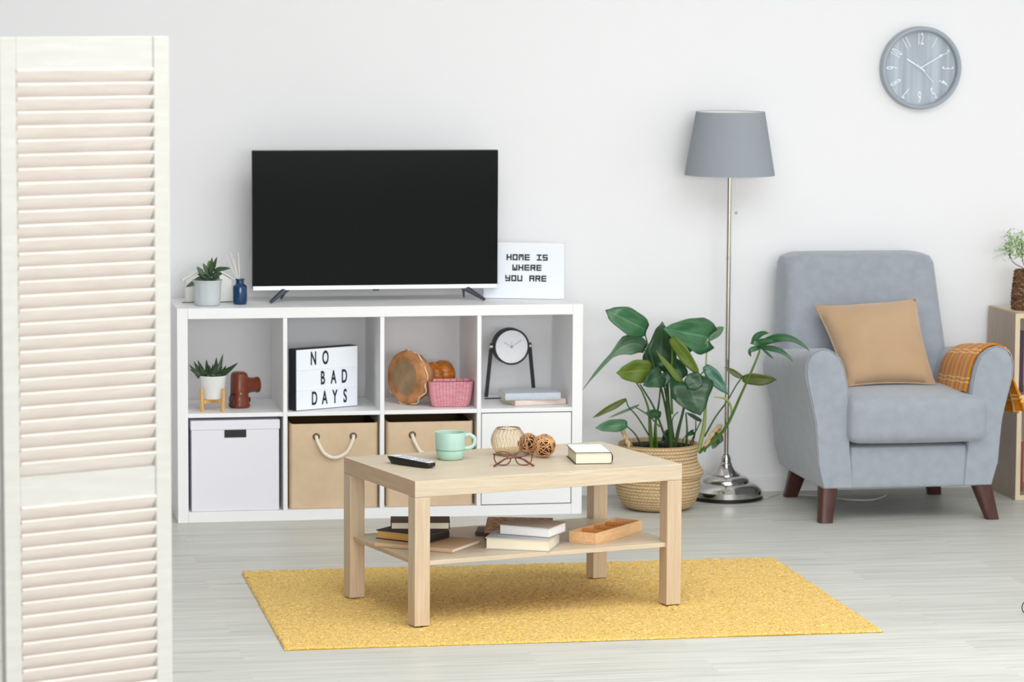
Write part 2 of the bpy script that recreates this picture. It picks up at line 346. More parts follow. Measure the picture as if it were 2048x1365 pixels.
def link(name,me,m,parent=None,smooth=None,bevel=0,bseg=2,loc=None,sub=0,solid=0):
    o=bpy.data.objects.new(name,me); COL.objects.link(o); me.materials.append(m)
    if smooth is not None:
        for p in me.polygons: p.use_smooth=True
        if smooth<180: me.set_sharp_from_angle(angle=math.radians(smooth))
    if bevel:
        b=o.modifiers.new('bevel','BEVEL'); b.width=bevel; b.segments=bseg; b.limit_method='ANGLE'; b.angle_limit=math.radians(40)
        if smooth is None:
            for p in me.polygons: p.use_smooth=True
            b.harden_normals=True
    if sub:
        q=o.modifiers.new('subsurf','SUBSURF'); q.levels=sub; q.render_levels=sub
    if solid:
        q=o.modifiers.new('solidify','SOLIDIFY'); q.thickness=solid; q.offset=0
    if parent: o.parent=parent
    if loc is not None: o.location=loc
    return o
def tag(o,label,cat,group=None):
    o['label']=label; o['category']=cat
    if group: o['group']=group
    return o
def thing(name,label,cat,loc=(0,0,0),rz=0,group=None):
    o=bpy.data.objects.new(name,None); COL.objects.link(o); o.location=loc; o.rotation_euler=(0,0,rz); o.empty_display_size=.05
    return tag(o,label,cat,group)
def plabel(o,l): o['label']=l; return o
def structure(o): o['kind']='structure'; return o
def grid_mesh(name,P,uv=None,close=False):
    # P: rows x cols x 3
    P=np.asarray(P,float); r,c,_=P.shape; me=bpy.data.meshes.new(name)
    idx=np.arange(r*c).reshape(r,c); cc=c if close else c-1
    a=idx[:-1,:cc]; b=np.roll(idx,-1,1)[:-1,:cc]; d=idx[1:,:cc]; e=np.roll(idx,-1,1)[1:,:cc]
    F=np.stack([a,b,e,d],-1).reshape(-1,4)
    me.vertices.add(r*c); me.vertices.foreach_set('co',P.reshape(-1))
    me.loops.add(F.size); me.loops.foreach_set('vertex_index',F.reshape(-1).astype(np.int32))
    me.polygons.add(len(F)); me.polygons.foreach_set('loop_start',(np.arange(len(F))*4).astype(np.int32)); me.polygons.foreach_set('loop_total',np.full(len(F),4,np.int32))
    me.update(calc_edges=True)
    if uv is not None:
        l=me.uv_layers.new(name='UVMap'); U=np.asarray(uv,float).reshape(-1,2)[F.reshape(-1)]; l.data.foreach_set('uv',U.reshape(-1))
    me.validate(); return me
def text_mesh(s,size,sx=1,extrude=.0008,bold=0,align='CENTER'):
    cu=bpy.data.curves.new('txt','FONT'); cu.body=s; cu.size=size; cu.extrude=extrude; cu.offset=bold; cu.align_x=align; cu.align_y='CENTER'
    o=bpy.data.objects.new('txt',cu); COL.objects.link(o); dg=bpy.context.evaluated_depsgraph_get(); dg.update()
    me=bpy.data.meshes.new_from_object(o.evaluated_get(dg)); bpy.data.objects.remove(o); bpy.data.curves.remove(cu)
    me.transform(Matrix.Diagonal((sx,1,1,1))); return me
def bez(p0,p1,p2,n):
    p0,p1,p2=Vector(p0),Vector(p1),Vector(p2); return [p0*(1-t)**2+p1*2*t*(1-t)+p2*t*t for t in [i/n for i in range(n+1)]]
def crv(pts,n=6):
    pts=[Vector(p) for p in pts]; out=[]
    for i in range(len(pts)-1):
        a=pts[max(i-1,0)];b=pts[i];c=pts[i+1];d=pts[min(i+2,len(pts)-1)]
        for k in range(n):
            t=k/n; out.append(.5*((2*b)+(-a+c)*t+(2*a-5*b+4*c-d)*t*t+(-a+3*b-3*c+d)*t**3))
    out.append(pts[-1]); return out

# ------------------------------------------------------------------ room shell
XL,XR,YF,ZC=-4.4,5.4,-15.2,3.1
o=structure(MB().box(XL,YF,-.1,XR,0,0).build('floor',M['floor']))
o=structure(MB().box(XL,0,-.1,XR,.15,ZC).build('wall_back',M['wall']))
o=structure(MB().box(XL-.15,YF,-.1,XL,0,ZC).build('wall_left',mat('mid grey bounce-cutting wall',(118,118,120),.7,spec=.2,bump=.02,bscale=40)))  # unseen wall, grey picked to cut light bounced from the left
KX0,KX1,KY0,KY1=-.5,3.9,-6.6,-2.6          # skylight opening, invented for light from above
b=MB(); b.box(XL,YF,ZC,KX0,0,ZC+.12); b.box(KX1,YF,ZC,XR,0,ZC+.12); b.box(KX0,YF,ZC,KX1,KY0,ZC+.12); b.box(KX0,KY1,ZC,KX1,0,ZC+.12)
structure(b.build('ceiling',M['ceil']))
b=MB()
for k in range(5):
    x=KX0+(KX1-KX0)*k/4; b.box(x-.03,KY0,ZC+.03,x+.03,KY1,ZC+.09)
b.box(KX0,KY0,ZC+.03,KX1,KY0+.05,ZC+.09); b.box(KX0,KY1-.05,ZC+.03,KX1,KY1,ZC+.09)
structure(b.build('added_ceiling_frame',M['glassw']))  # unseen frame across the made-up ceiling opening
RY0,RY1,RZ0,RZ1=-10.0,-1.2,.45,2.75
b=MB(); b.box(XR,YF,-.1,XR+.15,RY0,ZC); b.box(XR,RY1,-.1,XR+.15,0,ZC); b.box(XR,RY0,-.1,XR+.15,RY1,RZ0); b.box(XR,RY0,RZ1,XR+.15,RY1,ZC)
structure(b.build('wall_right',M['wall']))
FX0,FX1,FZ0,FZ1=-3.3,4.6,1.05,2.95  # opening behind the camera, added for soft light from the front
b=MB(); b.box(XL,YF-.15,-.1,FX0,YF,ZC); b.box(FX1,YF-.15,-.1,XR,YF,ZC); b.box(FX0,YF-.15,-.1,FX1,YF,FZ0); b.box(FX0,YF-.15,FZ1,FX1,YF,ZC)
structure(b.build('wall_front',M['wall']))
b=MB()
for k in range(6):
    y=RY0+(RY1-RY0)*k/5; b.box(XR+.02,y-.03,RZ0,XR+.09,y+.03,RZ1)
b.box(XR+.02,RY0,RZ0,XR+.09,RY1,RZ0+.05); b.box(XR+.02,RY0,RZ1-.05,XR+.09,RY1,RZ1)
structure(b.build('window_1',M['glassw']))
b=MB()
for k in range(6):
    x=FX0+(FX1-FX0)*k/5; b.box(x-.03,YF-.09,FZ0,x+.03,YF-.02,FZ1)
b.box(FX0,YF-.09,FZ0,FX1,YF-.02,FZ0+.05); b.box(FX0,YF-.09,FZ1-.05,FX1,YF-.02,FZ1)
structure(b.build('added_front_frame',M['glassw']))  # unseen frame of the added front opening
b=MB(); b.prism([(0,0),(-.014,0),(-.014,.047),(-.009,.052),(0,.055)],XL,XR,'x')
structure(b.build('baseboard_back',M['base']))

# ------------------------------------------------------------------ cube shelving unit
SF,SB=-.435,-.045   # front and back planes
u=thing('shelving_unit','low white open shelving unit, four cubes wide and two high, against the wall','shelving unit',(0,SB,0))
def ub(n,x0,z0,x1,z1,f=SF,bk=SB,m='white',bev=.0012):
    return MB().box(x0,f-SB,z0,x1,bk-SB,z1).build(n,M[m],u,bevel=bev)
ub('side_panel',0,0,.038,.77); ub('side_panel',1.432,0,1.47,.77)
ub('top_panel',.0383,.732,1.4317,.77); ub('bottom_panel',.0383,0,1.4317,.038)
DIV=[.3775,.7275,1.0810]
for x in DIV: ub('divider',x,.0383,x+.0155,.7317,SF+.001)
cells=[(.038,.3775),(.393,.7275),(.743,1.0810),(1.0965,1.432)]
for a,c in cells: ub('shelf_board',a+.0002,.3780,c-.0002,.393,SF+.001)
d=ub('door',1.0995,.0415,1.4290,.3745,SF+.002,SF+.02); plabel(d,'plain white door closing the lower right cube')

# white storage box
x0,x1=.047,.3665
t=thing('storage_box','white lidded storage box with a black hand slot, in the lower left cube','box',((x0+x1)/2,-.25,.038))
hw=(x1-x0)/2
b=MB().box(-hw+.003,-.175,.0005,hw-.003,.175,.300); b.build('body',M['box_white'],t,bevel=.002)
b=MB().box(-hw,-.178,.294,hw,.178,.3285); b.build('lid',M['box_white'],t,bevel=.003)
b=MB().box(-.039,-.1765,.266,.039,-.174,.2935); plabel(b.build('handle_slot',M['slot'],t),'black hand slot')

# beige fabric boxes
def fabric_box(cx,label,hwid):
    t=thing('fabric_storage_bin',label,'storage bin',(cx,-.242,.038),0,'beige bins in the lower cubes'); h=.309
    b=MB(); d0,d1=-.172,.165; th=.006
    def rr(x,y,r,z,bulge=0):
        pts=[]
        for (sx,sy,a0) in ((1,1,0),(-1,1,90),(-1,-1,180),(1,-1,270)):
            for k in range(5):
                a=math.radians(a0+k*22.5); px=sx*(x-r)+r*math.cos(a); py=(d1-r if sy>0 else d0+r)+r*math.sin(a)
                pts.append(Vector((px,py,z)))
        return pts
    R=[rr(hwid,0,.012,z) for z in (.001,.06,.15,.24,h-.004,h)]
    for i,ring in enumerate(R):
        for p in ring:
            if p.y<d0+.003: p.y-= .004*math.sin(PI*i/5)
    for p in R[-1]+R[-2]:                       # slack rim sags in the middle
        p.z-=.006*max(0,1-(p.x/hwid)**2)
    Ri=[]
    for ring in R[::-1]:
        Ri.append([Vector((p.x*(hwid-th)/hwid,p.y*(1-th/.17),max(p.z,.006))) for p in ring])
    b.rings(R+Ri[:1],True,True,False); b.build('bin_body',M['canvas'],t,smooth=50)
    b=MB(); b.rings(Ri,True,False,True); plabel(b.build('lining',M['canvas_in'],t,smooth=50),'inside with its shade painted dark')
    for sx in (-1,1):
        p=Vector((sx*.067+.002,d0-.005,.262)); b=MB()
        b.tube([p+Vector((.0105*math.cos(a),0,.0105*math.sin(a))) for a in [2*PI*k/20 for k in range(20)]],.0028,8,closed=True); b.build('eyelet',M['eyelet'],t,smooth=180)
    pts=[(-.065,d0+.004,.262),(-.065,d0-.010,.258),(-.058,d0-.016,.238),(-.036,d0-.018,.202),(0,d0-.018,.187),(.04,d0-.018,.203),(.062,d0-.016,.240),(.069,d0-.010,.26),(.069,d0+.004,.263)]
    plabel(MB().tube(crv(pts,6),.0062,10).build('rope_handle',M['rope'],t,smooth=180),'cream rope handle'); return t
fabric_box(.5635,'beige canvas bin with rope handle beside the white lidded box',.160)
fabric_box(.9125,'beige canvas bin directly left of the plain white cube door',.158)

# ------------------------------------------------------------------ television
t=thing('television','flat black television with silver lower edge on white shelving unit','television',(.7405,-.205,.7703),0)
X0,X1=-.4505,.4505; Z0,Z1=.0515,.549
b=MB().box(X0,-.024,Z0-.006,X1,.006,Z1); b.box(X0+.05,.006,Z0+.03,X1-.05,.05,Z1-.16); b.build('housing',M['tvb'],t,bevel=.003)
plabel(MB().box(X0+.0025,-.0255,Z0+.0065,X1-.0025,-.0235,Z1-.003).build('screen',M['tvs'],t),'glossy black screen')
plabel(MB().box(X0+.0005,-.028,Z0-.0095,X1-.0005,.004,Z0+.0065).build('lower_trim',M['silver'],t,bevel=.0015),'silver strip along the lower edge')
MB().box(-.012,-.0295,Z0-.0135,.012,-.012,Z0-.0085).build('badge',M['tvb'],t,bevel=.001)
for sx in (-1,1):
    b=MB(); a=Vector((sx*.325,-.012,Z0-.004)); f=Vector((sx*.392,-.085,.0055)); k=Vector((sx*.338,.055,.0055))
    b.tube([a+Vector((-sx*.004,0,.006)),a,f],[.013,.0125,.0058],10,flat=(1,.62)); b.tube([a+Vector((0,0,.004)),k],[.011,.0055],10,flat=(1,.62)); b.build('foot',M['grey_metal'],t,smooth=45)

# ------------------------------------------------------------------ light boxes with letters
def lightbox(name,label,fl,yaw,w,h,d,m_side):
    t=thing(name,label,'light box',fl,yaw)
    MB().box(0,.004,0,w,d,h).build('casing',m_side,t,bevel=.003)
    MB().box(.002,0,.002,w-.002,.0045,h-.002).build('front_panel',M['lbox'],t,bevel=.0008)
    return t
fl=on(593,824,.393); fl.y+=.008; fl.z=.3935
def put_text(t,s,cx,cz,size,sx,bold=.0,name='lettering'):
    me=text_mesh(s,size,sx,.0006,bold); me.transform(Matrix.Translation((cx,-.0008,cz))@Matrix.Rotation(PI/2,4,'X')); return link(name,me,M['ink'],t)
NW=.268
t=lightbox('letter_light_box','white light box with black sides reading NO BAD DAYS in an upper cube',fl,math.radians(27),NW,.222,.05,M['black'])
for z in (.0745,.148): MB().box(.004,-.0022,z-.0016,NW-.002,.001,z+.0016).build('rail',M['lbox'],t)
def spaced(t,word,x0,dx,cz,size,sx,bold=.0014):
    for i,ch in enumerate(word):
        if ch!=' ': put_text(t,ch,x0+i*dx,cz,size,sx,bold,'letter')
spaced(t,'NO',.074,.052,.184,.068,.50); spaced(t,'BAD',.114,.047,.111,.068,.50); spaced(t,'DAYS',.078,.0445,.039,.068,.50)
# second one: blocky strokes
GL={'H':[(0,0,0,4),(2,0,2,4),(0,2,2,2)],'O':[(0,0,0,4),(2,0,2,4),(0,0,2,0),(0,4,2,4)],'M':[(0,0,0,4),(2,0,2,4),(0,4,2,4),(1,2.4,1,4)],
 'E':[(0,0,0,4),(0,0,2,0),(0,2,2,2),(0,4,2,4)],'I':[(1,0,1,4),(0,0,2,0),(0,4,2,4)],'S':[(0,0,2,0),(2,0,2,2),(0,2,2,2),(0,2,0,4),(0,4,2,4)],
 'W':[(0,0,0,4),(2,0,2,4),(0,0,2,0),(1,0,1,1.7)],'R':[(0,0,0,4),(0,4,2,4),(2,2,2,4),(0,2,2,2),(1.2,2,2,0)],'Y':[(0,2,0,4),(2,0,2,4),(0,2,2,2),(0,0,2,0)],
 'U':[(0,0,0,4),(2,0,2,4),(0,0,2,0)],'A':[(0,0,0,4),(2,0,2,4),(0,4,2,4),(0,2,2,2)]}
fr=on(1128,600.0,.77); yw=math.radians(-17); LW=.30
fl=fr-Vector((math.cos(yw),math.sin(yw),0))*LW; fl.z=.7703
t=lightbox('letter_sign','white sign reading HOME IS WHERE YOU ARE beside the television',fl,yw,LW,.208,.028,M['white'])
t['category']='sign'
def seg_text(t,word,xr,cz,dx,w,h,st):
    n=len(word)
    for i,ch in enumerate(word):
        if ch==' ': continue
        x=xr+i*dx; b=MB()
        for (a,c,e,f) in GL[ch]:
            p0=(x+a*w/2,cz-h/2+c*h/4); p1=(x+e*w/2,cz-h/2+f*h/4); dxx,dz=p1[0]-p0[0],p1[1]-p0[1]; L=math.hypot(dxx,dz); ex,ez=dxx/L*st/2,dz/L*st/2
            q0=(p0[0]-ex,p0[1]-ez);q1=(p1[0]+ex,p1[1]+ez); nx,nz=-ez,ex
            b.prism([(q0[0]-nx,q0[1]-nz),(q1[0]-nx,q1[1]-nz),(q1[0]+nx,q1[1]+nz),(q0[0]+nx,q0[1]+nz)],-.0015,.0005,'y')
        b.build('letter',M['ink'],t)
seg_text(t,'HOME IS',.0895,.154,.0222,.0138,.0176,.0047); seg_text(t,'WHERE',.111,.116,.0222,.0138,.0176,.0047); seg_text(t,'YOU ARE',.085,.0765,.0222,.0138,.0176,.0047)

# ------------------------------------------------------------------ plants and ornaments on top of the unit
def leaf_pts(base,tip,width,nrm,bend=0,fold=.15,shape='heart',nu=14,nv=7,curl=0,mid=None):
    base,tip,nrm=Vector(base),Vector(tip),Vector(nrm).normalized(); d=tip-base; L=d.length; dd=d/L
    side=dd.cross(nrm).normalized(); up=side.cross(dd).normalized()
    if mid is None: mid=(base+tip)/2+up*bend*L
    else: mid=Vector(mid)*2-(base+tip)/2
    C=bez(base,mid,tip,nu); P=[];UV=[]
    for i,c in enumerate(C):
        u=i/nu
        if shape=='heart': w=(min(1,(u+.05)/.28))**.55*(max(0,1-u))**.62*(1.18-.18*u)
        elif shape=='lance': w=1.72*(u+.035)**.5*max(0,1-u)**.72*(1.02-.08*u)
        elif shape=='tail': w=(1.72*(u+.035)**.5*max(0,1-u)**.72)*(1 if u<.42 else max(.30,1-(u-.42)*3.4))
        elif shape=='spike': w=(1-u)**.8
        else: w=math.sin(PI*(u*.9+.05))**.5
        if u>.9: w*=(1-u)/.1*.75+.25*(1-(u-.9)/.1)
        w=max(w,.012)*width/2
        tan=(C[min(i+1,nu)]-C[max(i-1,0)]).normalized(); s=tan.cross(nrm)
        s=s.normalized() if s.length>.05 else side
        n2=s.cross(tan).normalized(); row=[];uv=[]
        for k in range(nv):
            v=-1+2*k/(nv-1); back=0
            if shape=='heart' and u<.25: back=-(abs(v)**1.5)*L*.16*(1-u/.25)
            row.append(c+s*(v*w)+n2*(fold*abs(v)*w-curl*v*v*w+.08*w*math.sin(9*u+v*2))+s*(.05*w*math.sin(11*u+(1.5 if v>0 else 4))*v)+tan*back); uv.append((u*1.0,v))
        P.append([tuple(p) for p in row]); UV.append(uv)
    return P,UV
def add_leaf(parent,m,*a,name='leaf',solid=.0009,**k):
    P,UV=leaf_pts(*a,**k); me=grid_mesh(name,P,UV); return link(name,me,m,parent,smooth=180,solid=solid)
def local(p,t): return Vector(p)-t.location

# succulent in grey pot
pc=Vector((.1175,-.318,.7703)); t=thing('potted_succulent','grey green succulent in a pale grey fluted pot on top of the white shelving unit','potted plant',pc)
prof=[(.001,.001),(.043,.001),(.0455,.004),(.048,.03),(.0505,.07),(.0525,.084),(.055,.086),(.055,.0915),(.051,.0915),(.049,.080),(.048,.078)]
MB().lathe(prof,seg=72,fr=lambda a,z:1+(.012*math.cos(12*a) if .006<z<.083 else 0)).build('pot',M['pot_grey'],t,smooth=40)
MB().lathe([(.0005,.079),(.0485,.079)],seg=32).build('soil',M['soil'],t)
yv=pc.y
SL=[((414,563),(372,575),16),((408,556),(394,535),13),((420,560),(406,528),13),((421,556),(424,516),11),((424,548),(434,515),9),((428,545),(461,538),12),((424,556),(444,549),15),((425,560),(440,557),12),((418,560),(395,550),13),((421,545),(418,522),15),((423,543),(430,528),14),((414,562),(388,562),15),((421,566),(432,562),12)]
for i,(a,c,w) in enumerate(SL):
    dy=random.uniform(-.03,.02); A=at(a[0],a[1]-3,yv); B=at(c[0],c[1]-1,yv+dy)
    add_leaf(t,M['succ_tip'] if i in (9,10) else M['succ'],local(A,t),local(B,t),w*.00185,(random.uniform(-.3,.3),-1,.7),shape='lance',bend=.12,fold=.25,nu=8,nv=5,solid=.003)
for a,c in (((417,572),(421,545)),((417,572),(408,556)),((418,572),(424,556))):
    MB().tube([local(at(a[0],a[1],yv),t),local(at(c[0],c[1],yv),t)],.0035,8).build('stem',M['stem_d'],t,smooth=180)

# white house shaped ornament
t=thing('house_ornament','small white house shaped ornament behind the pot with the succulent','ornament',(.1335,-.185,.7703))
MB().prism([(-.083,.0),(.083,0),(.083,.084),(0,.132),(-.083,.084)],-.03,.04,'y').build('walls',M['house'],t,bevel=.002)
for sx in (-1,1):
    a=math.atan2(.048,.083)
    MB().prism([(sx*.097,.0775),(sx*.097,.0835),(0,.1395),(0,.1335)],-.037,.047,'y').build('roof_panel',M['house'],t,bevel=.001)
MB().tube([(-.098,-.045,.002),(-.085,-.045,.002),(-.05,-.04,.002),(0,-.045,.0018),(.06,-.042,.002),(.09,-.03,.0018)],.0014,6).build('cable',M['slot'],t,smooth=180)

# reed diffuser
pc=Vector((.2375,-.296,.7703)); t=thing('reed_diffuser','dark blue glass bottle with thin white reeds beside the succulent','reed diffuser',pc)
prof=[(.0005,.001),(.022,.001),(.0248,.004),(.0255,.012),(.0255,.060),(.024,.067),(.016,.072),(.0145,.075),(.0145,.086),(.017,.088),(.017,.092),(.0125,.092),(.0118,.076),(.021,.066),(.0225,.058),(.0225,.01),(.0005,.006)]
MB().lathe(prof,seg=40).build('bottle',M['blue'],t,smooth=40)
for (tx,ty) in ((452,509),(462,506),(477,506),(468,518)):
    B=local(at(tx,ty,pc.y+random.uniform(-.01,.02)),t); MB().tube([(random.uniform(-.006,.006),.0,.012),(B.x*.25,B.y*.3,.09),B],.0014,6).build('reed',M['reed'],t,smooth=180)

# ------------------------------------------------------------------ upper cube 1
ZB=.3933
pc=Vector((.1335,-.345,ZB)); t=thing('plant_stand','honey coloured wooden plant stand with four legs in the upper left cube','plant stand',pc,math.radians(38))
b=MB(); b.box(-.047,-.006,.028,.047,.006,.042); b.build('crossbar',M['bamboo'],t,bevel=.0015)
b=MB(); b.box(-.006,-.047,.0278,.006,.047,.0418); b.build('crossbar',M['bamboo'],t,bevel=.0015)
for k in range(4):
    a=k*PI/2; mx=Matrix.Rotation(a,4,'Z')
    b=MB(); b.prism([(.0455,0),(.0575,0),(.0595,.084),(.0535,.084)],-.006,.006,'y',mx); b.build('leg',M['bamboo'],t,bevel=.002)
t=thing('potted_aloe','spiky dark green aloe in a white pot held by the wooden stand','potted plant',(pc.x,pc.y,ZB+.0425))
MB().lathe([(.0005,0),(.036,0),(.040,.004),(.0505,.080),(.0515,.081),(.0515,.084),(.0475,.084),(.045,.07),(.0005,.068)],seg=48).build('pot',M['pot_white'],t,smooth=40)
MB().lathe([(.0005,.0745),(.0455,.0745)],seg=32).build('soil',M['soil'],t)
AL=[((400,752),(379,731),12),((404,752),(388,724),13),((410,752),(396,722),13),((416,752),(413,721),13),((424,752),(426,729),10),((430,752),(433,716),15),((434,752),(446,709),13),((438,752),(476,727),15),((408,753),(380,740),11),((420,753),(419,732),16),((430,753),(445,735),13),((440,753),(452,733),11),((426,752),(435,728),12)]
for i,(a,c,w) in enumerate(AL):
    A=at(a[0],a[1]+2,pc.y+random.uniform(-.02,.02)); B=at(c[0],c[1]-1,pc.y+random.uniform(-.045,.05))
    add_leaf(t,M['aloe'],local(A,t),local(B,t),w*.0019,(random.uniform(-.2,.2),-1,.5),shape='spike',bend=-.06,fold=.35,nu=8,nv=5,solid=.0035)
# camera case
pc=Vector((.236,-.275,ZB)); t=thing('camera_case','brown leather camera case standing on end beside the aloe','camera case',pc,math.radians(18))
b=MB(); R=[]
for z,hx,hy in ((.0,.030,.036),(.004,.034,.040),(.010,.035,.041),(.020,.031,.038),(.040,.0295,.036),(.050,.029,.0355),(.115,.0275,.034),(.124,.0245,.031),(.129,.018,.024)):
    R.append([Vector((hx*math.copysign(abs(math.cos(a))**.7,math.cos(a)),hy*math.copysign(abs(math.sin(a))**.7,math.sin(a)),z)) for a in [2*PI*k/32 for k in range(32)]])
b.rings(R); b.build('case_body',M['leather'],t,smooth=60)
b=MB(); b.lathe([(.0305,0),(.0305,.022),(.0275,.028),(.0262,.052),(.0285,.054),(.0285,.062),(.024,.064),(.0005,.064)],c=(.012,0,.079),axis=(1,0,0),seg=32,cap0=True); b.build('lens_cover',M['leather'],t,smooth=40)
b=MB(); b.box(.028,-.012,.018,.040,.012,.036); b.build('tab',M['leather_dk'],t,bevel=.003)
b=MB(); b.tube(crv([(-.026,-.02,.05),(-.045,-.03,.052),(-.052,-.034,.03),(-.040,-.034,.012),(-.036,-.030,.03),(-.048,-.026,.012),(-.03,-.022,.004)],6),.0042,8,flat=(1,.5)); b.build('strap',M['leather_dk'],t,smooth=180)
b=MB(); b.lathe([(.0005,.004),(.004,.004),(.0055,0)],c=(-.012,-.0375,.055),axis=(0,-1,0),seg=16); b.build('snap_button',M['hinge'],t,smooth=40)

# ------------------------------------------------------------------ upper cube 3: drum and basket
dax=Vector((.80,.58,-.03)).normalized()         # drum axis pointing to its foot
dc=at(811,758,-.292); dc.z=ZB+.1015
t=thing('hand_drum','wooden hand drum with hide skin lying on its side in an upper cube','drum',dc)
prof=[(.093,0),(.094,.012),(.088,.045),(.068,.075),(.045,.100),(.036,.118)]
MB().lathe(prof,axis=dax,seg=48,fr=lambda a,z:1+.010*math.sin(5*a+1)+.008*math.sin(11*a)).build('bowl',M['hide'],t,smooth=50)
MB().lathe([(.036,.118),(.046,.126),(.050,.14),(.044,.152),(.036,.158),(.046,.166),(.054,.182),(.052,.205),(.046,.212),(.0005,.212)],axis=dax,seg=40).build('foot',M['lacquer'],t,smooth=50)
b=MB(); b.lathe([(.0005,-.006),(.05,-.0055),(.062,-.005)],axis=dax,seg=48,fr=lambda a,z:1+.05*math.sin(3*a)); plabel(b.build('skin_centre',M['hide_c'],t,smooth=180),'darker worn centre of the skin')
b=MB(); b.lathe([(.0005,-.0045),(.085,-.004),(.0925,0),(.0975,.006),(.0975,.013),(.0945,.018)],axis=dax,seg=60,fr=lambda a,z:1+.012*math.sin(7*a)+.010*math.sin(13*a+2)); b.build('drum_skin',M['hide'],t,smooth=60)
q=Vector((0,0,1)).rotation_difference(dax)
b=MB(); b.tube([q@Vector(((.0985+.004*math.sin(9*a))*math.cos(a),(.0985+.004*math.sin(9*a))*math.sin(a),.012+.005*math.sin(11*a))) for a in [2*PI*k/90 for k in range(90)]],.0028,6,closed=True); b.build('rim_cord',M['cream'],t,smooth=180)
# pink basket
bc=Vector((.996,-.34,ZB)); t=None
def rrect(hx,hy,r,z,n=6):
    pts=[]
    for (sx,sy,a0) in ((1,1,0),(-1,1,90),(-1,-1,180),(1,-1,270)):
        for k in range(n):
            a=math.radians(a0+k*90/(n-1)); pts.append((sx*(hx-r)+r*math.cos(a),sy*(hy-r)+r*math.sin(a),z))
    return pts
levels=[(.066,.034,.001),(.069,.037,.006),(.075,.042,.03),(.079,.046,.06),(.082,.049,.092),(.0825,.0495,.0945),(.080,.047,.0945),(.078,.045,.07),(.066,.034,.012)]
P=[];UVs=[]
for i,(hx,hy,z) in enumerate(levels):
    ring=rrect(hx,hy,.014,z+0.0)
    if 3<=i<=6: ring=[(x,y,zz-.006*(1-abs(x)/hx)*(1 if y<0 else .5)) for x,y,zz in ring]
    P.append(ring); UVs.append([(k/len(ring),min(z,.095)/.095 if i<6 else 1.2-z) for k in range(len(ring))])
me=grid_mesh('pink_basket',P,UVs,close=True); bm=bmesh.new(); bm.from_mesh(me); bm.verts.ensure_lookup_table(); n=len(P[0]); bm.faces.new([bm.verts[i] for i in range(n)][::-1]); bm.faces.new([bm.verts[(len(P)-1)*n+i] for i in range(n)]); bm.to_mesh(me); bm.free()
o=link('woven_basket',me,M['pink'],smooth=50); o.location=bc; o.rotation_euler=(0,0,math.radians(-2)); tag(o,'small pink woven basket in front of the hand drum','basket')

# ------------------------------------------------------------------ upper cube 4: desk clock and two books
cc=at(1021,693,-.155); fz=ZB
t=thing('desk_clock','round white desk clock in a black angled stand in the upper right cube','clock',(cc.x,cc.y,ZB),math.radians(4))
hz=cc.z-ZB; r=.068
b=MB(); b.lathe([(r-.007,-.018),(r,-.018),(r,.022),(r-.01,.026),(.0005,.026)],c=(0,0,hz),axis=(0,1,0),seg=64); b.build('clock_case',M['black'],t,smooth=40)
b=MB(); b.lathe([(.0005,-.0165),(r-.006,-.0165)],c=(0,0,hz),axis=(0,1,0),seg=64); b.build('dial',M['dial'],t)
for a,L,w in ((math.radians(-60),.034,.0022),(math.radians(58),.044,.0018),(math.radians(0),.02,.0012)):
    b=MB(); b.prism([(-w,-.006),(w,-.006),(w,L),(-w,L)],-.0185,-.0178,'y',Matrix.Translation((0,0,hz))@Matrix.Rotation(a,4,'Y')); b.build('hand',M['dial_hand'],t)
b=MB(); b.lathe([(.0005,0),(.0025,0),(.0025,.003)],c=(0,-.0175,hz),axis=(0,-1,0),seg=12); b.build('centre_pin',M['grey_metal'],t)
mk=MB()
for k in range(12):
    mk.prism([(-.0006,.050),(.0006,.050),(.0006,.056),(-.0006,.056)],-.0180,-.0175,'y',Matrix.Translation((0,0,hz))@Matrix.Rotation(k*PI/6,4,'Y'))
mk.build('hour_marks',M['dial_hand'],t)
# stand: bent flat strip
b=MB(); wl,wr=-.092,.092; st=[(-r-.004,hz+.012),(wl,.0075),None,(wl-.005,.0021),(wr+.005,.0021),None,(wr,.0075),(r+.004,hz+.012)]
for (p,q_) in zip(st[:-1],st[1:]):
    if p is None or q_ is None: continue
    dx,dz=q_[0]-p[0],q_[1]-p[1]; L=math.hypot(dx,dz); nx,nz=-dz/L*.0066,dx/L*.0066
    if abs(dz)<.002: nx,nz=0,.002
    b.prism([(p[0]-nx,p[1]-nz),(q_[0]-nx,q_[1]-nz),(q_[0]+nx,q_[1]+nz),(p[0]+nx,p[1]+nz)],-.0035,.0035,'y')
b.build('stand',M['black'],t)
for sx in (-1,1):
    b=MB(); b.cyl((sx*(r-.002),0,hz),(sx*(r+.013),0,hz),.0085,.0085,20); b.build('knob',M['nickel'],t,smooth=40,bevel=.001)

